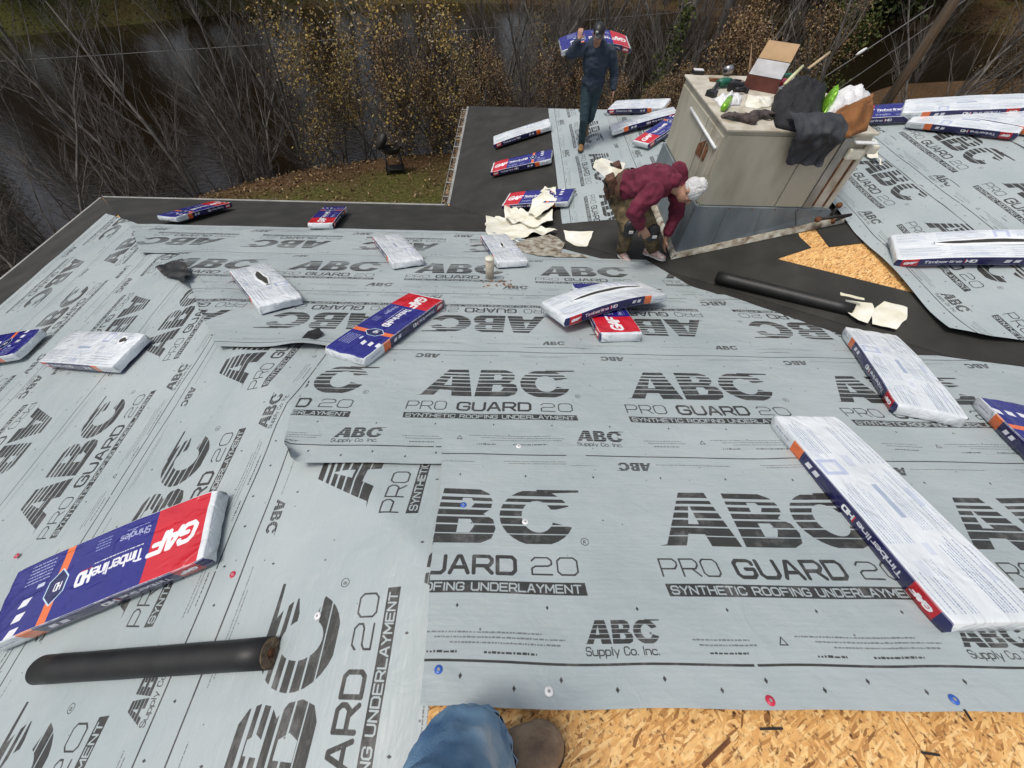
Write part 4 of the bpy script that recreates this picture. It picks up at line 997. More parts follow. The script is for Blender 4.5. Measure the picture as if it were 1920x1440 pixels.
M_jblk = noise_mat('black_cloth', (.006, .006, .008), (.018, .018, .022), 12, .75, .4, 40)
M_jgry = noise_mat('charcoal_cloth', (.018, .02, .024), (.045, .048, .055), 8, .7, .4, 40)
M_jbrn = noise_mat('rust_brown_canvas', (.12, .045, .012), (.24, .095, .025), 7, .85, .4, 60, c3=(.30, .13, .04))
M_glove = noise_mat('dusty_glove', (.03, .025, .025), (.13, .10, .09), 18, .9, .5, 50)
M_card = noise_mat('cardboard', (.42, .27, .14), (.55, .37, .21), 5, .85, .1)
M_cardg = noise_mat('printed_card', (.38, .38, .38), (.52, .52, .53), 7, .6, .05)
M_mar = noise_mat('maroon_card', (.10, .025, .018), (.16, .05, .035), 7, .7, .1)
M_green = noise_mat('green_plastic', (.01, .10, .06), (.02, .16, .10), 10, .4, .05)
M_drink = noise_mat('lime_green_can', (.16, .42, .02), (.30, .60, .06), 22, .25, 0, metal=.3)
M_bag = noise_mat('white_bag', (.66, .66, .66), (.82, .82, .82), 9, .35, .5, 16)
M_wood = noise_mat('pale_wood', (.45, .33, .2), (.62, .48, .3), 12, .8, .1, stretch=(1, 12, 12))
M_steel = noise_mat('dull_steel', (.3, .3, .31), (.45, .45, .46), 20, .35, .05, metal=.7)
# jacket hanging over the front lip: heap plus hanging cloth
jk = empty('dark_jacket', (0, 0, 0), 'black and charcoal jackets heaped on the unit and hanging over its front edge', 'jacket')
blob('jacket_heap', None, None, pl([(1452, 180), (1480, 160), (1530, 165), (1545, 190), (1535, 235), (1500, 250), (1455, 240), (1445, 210)], onT), .15, 3, M_jblk, parent=jk, amp=.10)
def hang(u, v):
    a = onT(1450, 222); b = onT(1545, 228)
    x = a.x+(b.x-a.x)*u; y0 = 4.31
    t = v*.50
    wid = 1-.35*max(0, v-.45)/.55*(1 if u > .5 else .8)
    x = (a.x+b.x)/2+(x-(a.x+b.x)/2)*wid+.06*v
    if t < .2: y = y0+.17-t*.95; z = ZT+.13-.10*(t/.2)**2
    else: y = y0-.02; z = ZT+.03-(t-.2)
    f = .014*math.sin(u*9+v*5)+.10*noise.noise(Vector((u*2.6, v*1.8, 5)))+.04*noise.noise(Vector((u*7, v*5, 8)))
    return Vector((x+.03*noise.noise(Vector((u*2, v*6, 1))), y-abs(f)-.012-.05*math.sin(PI*min(1, v*1.3)), z+.03*noise.noise(Vector((u*4, v*2, 8)))))
grid('jacket_hang', hang, 40, 30, M_jgry, jk)
blob('brown_jacket', 'rust brown canvas jacket bunched on the rear right corner of the unit', 'jacket', pl([(1548, 232), (1570, 205), (1600, 198), (1632, 192), (1636, 215), (1625, 245), (1590, 258), (1550, 250)], onT), .13, 8, M_jbrn, amp=.10, freq=4)
blob('plastic_bag', 'white plastic bag with green print behind the brown jacket', 'bag', pl([(1552, 178), (1585, 172), (1632, 174), (1634, 200), (1590, 215), (1545, 225), (1538, 200)], onT), .10, 9, M_bag, amp=.05)
blob('green_scarf', 'lime green wrapper between the black jacket and white bag', 'wrapper', pl([(1538, 192), (1552, 184), (1562, 196), (1552, 214), (1540, 222)], onT), .16, 12, M_drink, amp=.05, freq=12)
# (gloves are made after the hand builder)
blob('plastic_wrap', 'crumpled clear white wrapping beneath the green can', 'plastic wrap', pl([(1335, 186), (1360, 182), (1392, 184), (1388, 198), (1350, 200)], onT), .03, 15, M_bag, amp=.05, freq=12)
blob('paper_scrap', 'folded cream paper in the middle of the unit top', 'paper', pl([(1400, 178), (1450, 182), (1446, 200), (1420, 205), (1396, 200)], onT), .02, 16, M_film, amp=.03, freq=8)
def topbox(root, name, a, b, w, h, mat, z0=0.0, bev=.004):
    A = onT(*a); B = onT(*b); d = (B-A); L = d.length; d.normalize(); n = up; y = n.cross(d)
    bm = bmesh.new(); box(bm, (0, 0, 0), (L, w, h), None, bev)
    o = bmobj(name, bm, mat, root); o.matrix_world = Matrix.Translation((A+B)/2+up*(h/2+z0)) @ Matrix((d, y, n)).transposed().to_4x4()
    return o
# cardboard box of nails, lid flaps up
cx = empty('cardboard_box', (0, 0, 0), 'open cardboard carton with grey printed flap raised behind the tools', 'box')
A = onT(1392, 165); B = onT(1450, 176); d = (B-A).normalized(); y = up.cross(d); Wd, Dp, Hh = .36, .26, .13
o0 = A
def bx(u, v, w): return o0+d*u*Wd+y*v*Dp+up*w*Hh
def panel(name, q4, mat):
    V = [Vector(p) for p in q4]; n = (V[1]-V[0]).cross(V[2]-V[0]).normalized()*.003
    mesh(name, V+[v+n for v in V], [(0, 1, 2, 3), (7, 6, 5, 4), (0, 4, 5, 1), (1, 5, 6, 2), (2, 6, 7, 3), (3, 7, 4, 0)], mat, cx)
panel('side', (bx(0, 0, 0), bx(1, 0, 0), bx(1, 0, 1), bx(0, 0, 1)), M_mar); panel('side', (bx(0, 1, 0), bx(1, 1, 0), bx(1, 1, 1), bx(0, 1, 1)), M_mar)
panel('side', (bx(0, 0, 0), bx(0, 1, 0), bx(0, 1, 1), bx(0, 0, 1)), M_mar); panel('side', (bx(1, 0, 0), bx(1, 1, 0), bx(1, 1, 1), bx(1, 0, 1)), M_mar)
panel('flap', (bx(.02, .03, 1.02), bx(.98, .03, 1.02), bx(1.02, .95, 1.75), bx(.06, .95, 1.75)), M_cardg)
panel('flap', (bx(.06, .97, 1.8), bx(1.02, .97, 1.8), bx(1.05, 1.35, 2.9), bx(.14, 1.35, 2.9)), M_card)
panel('flap', (bx(-.02, .2, 1.0), bx(-.02, .9, 1.0), bx(-.28, .9, 2.6), bx(-.24, .6, 2.6)), M_card)
# power drill
dr = empty('power_drill', (0, 0, 0), 'green and black cordless drill lying on the left of the unit top', 'drill')
def tt(root, name, a, b, r, mat, z=.05, z2=None, n=14):
    A = onT(*a)+up*z; B = onT(*b)+up*(z if z2 is None else z2); rr_ = r if isinstance(r, (list, tuple)) else [r, r]
    k = len(rr_); return tube(name, [A+(B-A)*i/(k-1) for i in range(k)], list(rr_), mat, root, n)
tt(dr, 'motor_housing', (1342, 165), (1366, 163), [.03, .045, .045, .035], M_green)
tt(dr, 'chuck', (1366, 163), (1385, 163), [.028, .026, .016], M_black); tt(dr, 'handle', (1344, 165), (1334, 178), [.022, .02, .024], M_black, .05, .04)
topbox(dr, 'battery', (1325, 178), (1340, 183), .08, .055, M_black)
tt(dr, 'bit', (1385, 163), (1394, 163), .005, M_steel)
ng = empty('nail_gun', (0, 0, 0), 'black nail gun lying beside the green drill', 'nail gun')
topbox(ng, 'gun_body', (1362, 170), (1390, 172), .07, .09, M_black, 0, .02); tt(ng, 'gun_handle', (1375, 178), (1392, 176), [.02, .018, .02], M_black, .05); topbox(ng, 'magazine', (1388, 168), (1400, 176), .03, .05, M_iron, 0, .006)
# drink can
cn = empty('drink_can', (0, 0, 0), 'lime green drink can lying near the left edge of the unit top', 'can')
tt(cn, 'can_body', (1354, 210), (1366, 192), [.030, .034, .034, .034, .030], M_drink, .036); tt(cn, 'can_lid', (1366, 192), (1366.8, 190.8), .027, M_steel, .036)
# handle tools
hm = empty('hammer', (0, 0, 0), 'hammer with pale wooden handle resting on the black jacket', 'hammer')
tt(hm, 'handle', (1500, 160), (1536, 136), [.014, .016, .013], M_wood, .16, .20); topbox(hm, 'hammer_head', (1490, 162), (1502, 168), .03, .035, M_iron, .15)
lv = empty('putty_knife', (0, 0, 0), 'long yellow and white handled scraper beside the jackets', 'scraper')
tt(lv, 'handle', (1462, 178), (1490, 155), [.017, .02, .015], noise_mat('pale_yellow', (.6, .58, .3), (.7, .7, .45), 12, .5, .1), .10, .16); topbox(lv, 'blade', (1455, 185), (1463, 180), .06, .004, M_steel, .09)
tp = empty('tape_measure', (0, 0, 0), 'small silver tape canister standing near the back of the unit', 'tape measure')
tt(tp, 'case', (1358, 142), (1366, 139), .045, M_steel, .05, n=20); tt(tp, 'case_hub', (1356, 142.5), (1358, 142), .02, M_black, .05); topbox(tp, 'tape_end', (1366, 150), (1374, 153), .02, .004, M_drink)
rt = empty('rusty_tray', (0, 0, 0), 'rusty orange tray along the back edge of the unit top', 'tray')
topbox(rt, 'tray_base', (1330, 150), (1392, 154), .12, .01, M_rust); topbox(rt, 'tray_rim', (1330, 152.5), (1392, 156.5), .012, .03, M_rust)
bl = empty('metal_tin', (0, 0, 0), 'small black and white tin at the far left corner of the unit', 'tin')
topbox(bl, 'tin_body', (1298, 138), (1318, 139), .09, .035, M_black); topbox(bl, 'tin_lid', (1299, 137.5), (1317, 138.5), .07, .01, M_bag, .035)
bt = empty('blue_bottle', (0, 0, 0), 'red and teal plastic packet beside the cardboard carton', 'packet')
topbox(bt, 'packet_body', (1456, 160), (1476, 158), .12, .05, crd, 0, .015); topbox(bt, 'packet_label', (1462, 152), (1480, 150), .06, .07, M_green, 0, .015)

# ------------------------------------------------------------------ people
def capsule(bm, a, b, ra, rb, n=12):
    a, b = Vector(a), Vector(b); d = b-a; L = max(d.length, 1e-4); d.normalize()
    s = d.cross(Vector((0, 0, 1)) if abs(d.z) < .9 else Vector((1, 0, 0))).normalized(); t = d.cross(s); rings = []
    prof = [(-ra*math.cos(k*PI/8), ra*math.sin(k*PI/8)) for k in range(1, 5)]+[(L+rb*math.sin(k*PI/8), rb*math.cos(k*PI/8)) for k in range(0, 4)]
    v0 = bm.verts.new(a-d*ra); v1 = bm.verts.new(b+d*rb)
    for z, r in prof: rings.append([bm.verts.new(a+d*z+(s*math.cos(2*PI*i/n)+t*math.sin(2*PI*i/n))*r) for i in range(n)])
    for j in range(len(rings)-1):
        for i in range(n): bm.faces.new((rings[j][i], rings[j][(i+1) % n], rings[j+1][(i+1) % n], rings[j+1][i]))
    for i in range(n): bm.faces.new((v0, rings[0][(i+1) % n], rings[0][i])); bm.faces.new((v1, rings[-1][i], rings[-1][(i+1) % n]))
def ell(bm, c, r, rot=None):
    bmesh.ops.create_uvsphere(bm, u_segments=20, v_segments=12, radius=1, matrix=Matrix.Translation(c) @ (rot.to_4x4() if rot else Matrix()) @ Matrix.Diagonal((*r, 1)))
def remesh(name, bm, vox, mat, parent, smooth_it=4, fold=0.0, fscale=9, seed=0, cut=None):
    bmesh.ops.recalc_face_normals(bm, faces=bm.faces[:])
    me = bpy.data.meshes.new(name); bm.to_mesh(me); bm.free()
    o = bpy.data.objects.new('tmp', me); col.objects.link(o)
    r = o.modifiers.new('r', 'REMESH'); r.mode = 'VOXEL'; r.voxel_size = vox
    s = o.modifiers.new('s', 'SMOOTH'); s.factor = .5; s.iterations = smooth_it
    dg = bpy.context.evaluated_depsgraph_get(); dg.update()
    me2 = bpy.data.meshes.new_from_object(o.evaluated_get(dg)); bpy.data.objects.remove(o); bpy.data.meshes.remove(me)
    if fold:
        nrm = [v.normal.copy() for v in me2.vertices]
        for v, n in zip(me2.vertices, nrm):
            p = v.co; w = 1-2*abs(noise.noise(Vector((p.x*fscale, p.y*fscale, p.z*fscale*1.6+seed)))); v.co = p+n*fold*(w-.3+.5*noise.noise(p*fscale*2.7))
    me2.name = name
    return link(name, me2, parent, True, mat)
M_skin = noise_mat('skin', (.33, .17, .11), (.42, .23, .15), 9, .5, .05, 40)
M_maroon = noise_mat('maroon_fleece', (.075, .005, .018), (.135, .012, .035), 8, .9, .3, 90, c3=(.17, .03, .05))
M_camo = noise_mat('camo_trousers', (.035, .032, .016), (.12, .085, .042), 9, .9, .3, 60, c3=(.22, .165, .09), detail=2)
M_navy = noise_mat('navy_hoodie', (.012, .022, .042), (.03, .045, .07), 7, .9, .3, 70, c3=(.06, .075, .095))
M_teal = noise_mat('teal_jeans', (.015, .035, .045), (.035, .07, .085), 9, .85, .3, 70)
M_boot = noise_mat('tan_boot', (.20, .10, .03), (.33, .19, .07), 14, .7, .3, 50)
M_sneak = noise_mat('pink_white_shoe', (.50, .25, .22), (.70, .62, .58), 24, .6, .2, 60, detail=1)
M_knit = noise_mat('white_knit', (.55, .55, .54), (.72, .72, .70), 26, .9, .7, 60)
M_leath = noise_mat('brown_leather', (.045, .018, .010), (.13, .06, .03), 16, .6, .4, 50)
M_dirt = noise_mat('back_stain', (.07, .05, .04), (.16, .10, .09), 12, .9, .2)
M_hair = noise_mat('dark_hair', (.01, .008, .006), (.03, .02, .015), 60, .7, .5, 120)
def head(bm, c, f, upv, s=1.0):
    """c centre, f facing dir, upv up dir : skull, jaw, nose, ears, brow"""
    f = Vector(f).normalized(); u = (Vector(upv)-f*Vector(upv).dot(f)).normalized(); l = u.cross(f)
    rot = Matrix((l, f, u)).transposed()
    T = lambda x, y, z: Vector(c)+l*x*s+f*y*s+u*z*s
    ell(bm, T(0, -.012, .025), (.076*s, .096*s, .098*s), rot); ell(bm, T(0, .022, -.045), (.058*s, .068*s, .075*s), rot); ell(bm, T(0, .055, -.085), (.028*s, .026*s, .024*s), rot)
    capsule(bm, T(0, .088, .018), T(0, .112, -.018), .010*s, .014*s); ell(bm, T(0, .078, .035), (.055*s, .016*s, .012*s), rot)
    for sx in (-1, 1): ell(bm, T(sx*.078, -.01, -.005), (.010*s, .022*s, .034*s), rot); ell(bm, T(sx*.038, .062, -.022), (.02*s, .02*s, .018*s), rot)
    ell(bm, T(0, .086, -.052), (.026*s, .012*s, .007*s), rot)
    return T
def eyes(root, T, s=1.0):
    bm = bmesh.new()
    for sx in (-1, 1): ell(bm, T(sx*.030, .082, .012), (.012, .006, .007))
    bmobj('eyes', bm, M_black, root, True)
    bm = bmesh.new(); capsule(bm, T(-.022, .092, -.053), T(.022, .092, -.053), .004, .004, 6); bmobj('mouth', bm, M_leath, root, True)
def hand(bm, wrist, d, palm_n, side, curl=.5, s=1.0):
    """palm and five fingers; d = direction of fingers, palm_n = palm normal, side +-1 puts the thumb"""
    d = Vector(d).normalized(); n = (Vector(palm_n)-d*Vector(palm_n).dot(d)).normalized(); l = n.cross(d)*side
    W = Vector(wrist)
    for k in (-1.5, -.5, .5, 1.5): capsule(bm, W+d*.01*s+l*k*.012*s, W+d*.085*s+l*k*.020*s, .015*s, .012*s, 8)
    for k, ln in zip((-1.5, -.5, .5, 1.5), (.062, .074, .080, .070)):
        p = W+d*.088*s+l*k*.021*s; a = 0; dd = d.copy()
        for j, f_ in enumerate((.42, .32, .26)):
            a = curl*(.5+.55*j); dd = (d*math.cos(a)+n*math.sin(a)); p2 = p+dd*ln*f_*s*1.05; capsule(bm, p, p2, (.0095-.001*j)*s, (.0088-.001*j)*s, 8); p = p2
    t0 = W+d*.022*s+l*.028*s; t1 = t0+(d*.5+l*.75+n*.25).normalized()*.040*s; t2 = t1+(d*.85+l*.3+n*.35).normalized()*.032*s
    capsule(bm, t0, t1, .014*s, .011*s, 8); capsule(bm, t1, t2, .0105*s, .0085*s, 8)
def shoe(root, name, ank, d, nrm, mat, sole=M_black, hi=.10, s=1.0, L=.29):
    d = Vector(d).normalized(); n = Vector(nrm).normalized(); d = (d-n*d.dot(n)).normalized(); l = n.cross(d); A = Vector(ank)
    rot = Matrix((l, d, n)).transposed(); bm = bmesh.new()
    T = lambda x, y, z: A+l*x*s+d*y*s+n*z*s
    capsule(bm, T(0, -.02, .05), T(0, -.01, .05+hi), .048*s, .052*s); ell(bm, T(0, -.03, .045), (.044*s, .062*s, .05*s), rot); ell(bm, T(0, .07, .05), (.045*s, .09*s, .045*s), rot); ell(bm, T(0, .15, .038), (.052*s, .075*s, .036*s), rot)
    remesh(name, bm, .009, mat, root, 3, .002, 16)
    bm = bmesh.new()
    ell(bm, T(0, -.03, .012), (.048*s, .068*s, .016*s), rot); ell(bm, T(0, .06, .012), (.046*s, .09*s, .016*s), rot); ell(bm, T(0, .15, .012), (.056*s, .08*s, .016*s), rot)
    remesh('sole', bm, .009, sole, root, 2)

for (px, py, a_) in ((1393, 228, 2.6), (1420, 222, .5)):
    p_ = onT(px, py)+up*.035; bm = bmesh.new(); hand(bm, p_, (math.cos(a_), math.sin(a_), .05), (0, 0, -1), 1, .45, 1.35); capsule(bm, p_-Vector((math.cos(a_), math.sin(a_), 0))*.08, p_, .05, .042)
    remesh('work_glove', bm, .009, M_glove, None, 2, .006, 22); tag(bpy.context.scene.objects[-1] if False else [o_ for o_ in col.objects if o_.name.startswith('work_glove')][-1], 'dusty dark work glove, ' + ('left one nearer the green can' if px < 1400 else 'right one nearer the black jacket'), 'glove')
def walking_man():
    fx = onW(1090, 280); base = Vector((fx.x, fx.y, zW(fx.x, fx.y)+.014))
    root = empty('person', base, 'man in navy hoodie and dark jeans walking with a shingle bundle across his shoulders', 'person', mat=Matrix.Translation(base))
    # local frame, faces the camera (-y), x to picture right
    hipL, hipR = Vector((-.06, .02, .92)), Vector((.11, .04, .93))
    kneeF, ankF = Vector((-.05, -.12, .50)), Vector((-.01, .02, .09))        # leading leg (picture left)
    kneeB, ankB = Vector((.08, .02, .50)), Vector((.09, .40, .30))            # trailing leg behind, foot raised
    chest = Vector((.03, -.02, 1.28)); neck = Vector((.0, -.08, 1.50)); hc = Vector((-.02, -.13, 1.64))
    shl, shr = Vector((-.18, -.02, 1.44)), Vector((.22, .0, 1.42))
    bm = bmesh.new()
    for h_, k_, a_ in ((hipL, kneeF, ankF), (hipR, kneeB, ankB)): capsule(bm, h_, k_, .098, .072); capsule(bm, k_, a_, .070, .062)
    ell(bm, (.025, .03, .95), (.165, .12, .12)); remesh('jeans', bm, .012, M_teal, root, 3, .006, 13, 1)
    bm = bmesh.new()
    ell(bm, (.03, .0, 1.27), (.215, .15, .22)); ell(bm, (.03, .02, 1.03), (.19, .15, .15)); ell(bm, (.02, -.01, 1.42), (.25, .125, .10)); ell(bm, (.01, .03, 1.52), (.12, .11, .07))
    elL, haL = Vector((-.40, -.04, 1.38)), Vector((-.30, -.10, 1.57))
    elR, haR = Vector((.345, .02, 1.17)), Vector((.375, -.07, .93))
    capsule(bm, shl, elL, .085, .070); capsule(bm, elL, haL-(haL-elL)*.15, .068, .050); capsule(bm, shr, elR, .085, .068); capsule(bm, elR, haR-(haR-elR)*.12, .066, .048)
    capsule(bm, (-.10, .0, 1.49), (.10, .0, 1.49), .055, .055)
    remesh('hoodie', bm, .012, M_navy, root, 2, .015, 8, 4)
    bm = bmesh.new()
    T = head(bm, hc, (-.12, -.8, -.42), (0, -.15, 1)); capsule(bm, neck+Vector((0, .05, -.08)), hc+Vector((.0, .04, -.06)), .058, .052)
    capsule(bm, shl, elL, .04, .035); capsule(bm, elL, haL, .034, .026); capsule(bm, shr, elR, .04, .035); capsule(bm, elR, haR, .034, .026); capsule(bm, shl, shr, .05, .05); capsule(bm, (0.0, 0, 1.46), neck+Vector((0, .05, -.05)), .06, .055)
    hand(bm, haL, (.15, .35, .9), (.2, .9, -.3), 1, .9); hand(bm, haR, (.05, -.15, -1), (-1, 0, 0), 1, .35)
    capsule(bm, (.03, 0, 1.45), (.03, .02, 1.0), .07, .07)
    remesh('body', bm, .0075, M_skin, root, 2); eyes(root, T)
    # black cap with white badge
    bm = bmesh.new(); f = Vector((-.12, -.8, -.42)).normalized(); u = (Vector((0, -.15, 1))-f*Vector((0, -.15, 1)).dot(f)).normalized(); l = u.cross(f); rot = Matrix((l, f, u)).transposed()
    ell(bm, T(0, -.012, .055), (.088, .106, .080), rot); ell(bm, T(0, .10, .058), (.066, .065, .010), rot); remesh('cap', bm, .008, M_black, root, 2)
    bm = bmesh.new(); ell(bm, T(-.03, .086, .095), (.022, .010, .020), rot); bmobj('cap_badge', bm, M_knit, root, True)
    shoe(root, 'boot', ankF+Vector((0, .0, -.085)), (-.15, -1, 0), (0, 0, 1), M_boot, hi=.12)
    shoe(root, 'boot', ankB+Vector((0, .03, -.05)), (0, -.6, -.8), (0, -.8, .6), M_boot, hi=.10)
    # carried bundle (its own thing)
    c = base+Vector((.0, .20, 1.56))
    d_ = Vector((1, .10, -.02)).normalized()
    bundle('shingle bundle carried across the shoulders of the man in navy', c-d_*.54+up*-.09, c+d_*.54+up*-.04, Vector((0, -.24, 1)), 'front', bend=.10, seed=31, scale=1.0, lift=-.10, flipdir=True)
walking_man()

def kneeling_man():
    fA = onW(1165, 487); fB = onF(1222, 492)
    root = empty('person', (0, 0, 0), 'worker in maroon sweatshirt and white knit cap bending beside the roof unit', 'person')
    A = Vector((fA.x, fA.y, roofz(fA.x, fA.y)+.012)); B = Vector((fB.x, fB.y, roofz(fB.x, fB.y)+.012))
    ankA, ankB = A+Vector((.0, .05, .09)), B+Vector((-.03, .05, .09))
    hip = atY(1167, 347, 4.62); hA, hB = hip+Vector((-.03, -.13, -.02)), hip+Vector((.07, .13, -.02))
    hA, hB = hip+Vector((-.08, .10, -.02)), hip+Vector((.08, -.10, -.02))
    kA, kB = atY(1176, 424, 4.36), atY(1219, 432, 4.16)
    sR, sL = atY(1224, 362, 4.12), atY(1272, 322, 4.56)       # near and far shoulders
    mid = (sR+sL)/2; hc = atY(1291, 360, 4.24)
    bm = bmesh.new()
    for h_, k_, a_ in ((hA, kA, ankA), (hB, kB, ankB)): capsule(bm, h_, k_, .122, .095); capsule(bm, k_, a_, .090, .075)
    ell(bm, hip, (.155, .19, .14)); remesh('trousers', bm, .013, M_camo, root, 3, .008, 12, 1)
    # torso
    bm = bmesh.new(); ch = hip.lerp(mid, .68); ax = (mid-hip).normalized()
    lat = (sL-sR).normalized(); nn = ax.cross(lat).normalized(); rot = Matrix((ax, lat, nn)).transposed()
    ell(bm, hip.lerp(mid, .25), (.22, .205, .165), rot); ell(bm, ch, (.27, .235, .175), rot); ell(bm, mid-ax*.04, (.14, .24, .135), rot)
    eR, eL = atY(1190, 395, 3.98), atY(1268, 402, 4.36); wR, wL = atY(1201, 424, 4.05), atY(1252, 438, 4.26)
    capsule(bm, sR, eR, .105, .085); capsule(bm, eR, wR, .082, .055); capsule(bm, sL, eL, .10, .080); capsule(bm, eL, wL, .076, .052)
    nk = mid+ax*.10+Vector((0, 0, .01)); capsule(bm, mid-ax*.03, nk, .085, .065)
    remesh('sweatshirt', bm, .012, M_maroon, root, 2, .018, 7, 2)
    # body: head, neck, arms, hands in one skin
    bm = bmesh.new(); fdir = Vector((.25, -.55, -.85)); udir = Vector((.85, -.15, .25))
    T = head(bm, hc, fdir, udir, 1.02); capsule(bm, mid, hc-udir.normalized()*.07, .06, .052)
    hR, hL = atY(1206, 428, 4.06), atY(1247, 448, 4.25)
    for s_, e_, w_, h_ in ((sR, eR, wR, hR), (sL, eL, wL, hL)): capsule(bm, s_, e_, .045, .04); capsule(bm, e_, w_, .038, .03); capsule(bm, w_, h_, .029, .026)
    capsule(bm, hip, mid, .07, .07); capsule(bm, sR, sL, .05, .05)
    hand(bm, hR, (.55, -.1, -.8), (.2, .9, -.2), 1, .8, 1.08); hand(bm, hL, (.15, -.05, -1), (.9, .1, .1), -1, .45, 1.08)
    remesh('body', bm, .0075, M_skin, root, 2); eyes(root, T)
    # knit cap with a folded cuff and slouching crown
    bm = bmesh.new(); f = fdir.normalized(); u = (udir-f*udir.dot(f)).normalized(); l = u.cross(f); rot = Matrix((l, f, u)).transposed()
    ell(bm, T(0, -.018, .05), (.100, .118, .100), rot); ell(bm, T(0, -.03, .125), (.070, .082, .06), rot)
    remesh('knit_cap', bm, .009, M_knit, root, 2, .006, 26)
    # tool belt: strap, pouches, suspender patch
    V = []; n = 36
    bc = hip+ax*.06; bx_, by_ = lat, nn
    ring = [bc+bx_*math.cos(2*PI*k/n)*.215+by_*math.sin(2*PI*k/n)*.165 for k in range(n)]
    V = [p+ax*.03 for p in ring]+[p-ax*.03 for p in ring]
    mesh('tool_belt', V, [(k, (k+1) % n, n+(k+1) % n, n+k) for k in range(n)], M_leath, root, True)
    for (px, py, yy, sx, sy, sz) in ((1148, 345, 4.52, .10, .13, .20), (1158, 322, 4.74, .11, .12, .20), (1141, 362, 4.62, .09, .10, .14)):
        bm = bmesh.new(); box(bm, atY(px, py, yy), (sx, sy, sz), Matrix.Rotation(R(-28), 3, 'Y'), .02); o = bmobj('pouch', bm, M_leath, root, True)
    for q_ in (((1140, 350), (1130, 338), 4.55), ((1146, 372), (1143, 385), 4.5), ((1152, 318), (1145, 306), 4.7)):
        p1 = atY(*q_[0], q_[2]); p2 = atY(*q_[1], q_[2]); tube('tool_handle', [p1, p2], [.014, .012], M_iron, root, 8)
    # knee pads
    for k_ in (kA, kB):
        bm = bmesh.new(); ell(bm, k_+Vector((.02, -.05, 0)), (.085, .06, .11)); remesh('knee_pad', bm, .012, M_black, root, 2)
        bm = bmesh.new(); box(bm, k_+Vector((.03, -.115, -.01)), (.05, .012, .035), None, .004); bmobj('knee_pad_badge', bm, M_knit, root)
    # worn print on the back
    pp = hip.lerp(mid, .78)+nn*(.155 if nn.z > 0 else -.155)
    V = []
    for j in range(7):
        for i in range(10):
            a_ = (i/9-.5)*.20; b_ = (j/6-.5)*.12; V.append(pp+ax*b_+lat*(a_+.04)-(nn if nn.z > 0 else -nn)*(a_*a_*1.6+b_*b_*.9)+(nn if nn.z > 0 else -nn)*.008)
    mesh('back_patch', V, [(j*10+i, j*10+i+1, (j+1)*10+i+1, (j+1)*10+i) for j in range(6) for i in range(9)], M_dirt, root, True)
    shoe(root, 'shoe', A, (.25, -1, 0), (0, .1, 1), M_sneak, M_knit, hi=.05); shoe(root, 'shoe', B+Vector((-.05, .03, 0)), (.75, -.8, 0), (0, .2, 1), M_sneak, M_knit, hi=.05)
    # cream film stuck in the belt
    p = [atY(1116, 301, 4.75), atY(1128, 297, 4.80), atY(1172, 308, 4.80), atY(1168, 322, 4.66), atY(1143, 342, 4.55), atY(1112, 312, 4.60)]
    c0_ = sum(p, Vector())/len(p); V = []; Fc = []; m = 6
    for j in range(m+1):
        for q_ in range(24):
            k = q_/24*len(p); i = int(k); f_ = k-i; e = p[i].lerp(p[(i+1) % len(p)], f_); w = c0_.lerp(e, 1-j/m); V.append(w+Vector((0, 0, .03*noise.noise(w*9)+.02*(j/m))))
    for j in range(m):
        for i in range(24): Fc.append((j*24+i, j*24+(i+1) % 24, (j+1)*24+(i+1) % 24, (j+1)*24+i))
    o = mesh('release_film', V, Fc, M_film, None, True); tag(o, 'stiff cream film sticking out of the tool pouch of the maroon worker', 'plastic film', fg)
kneeling_man()

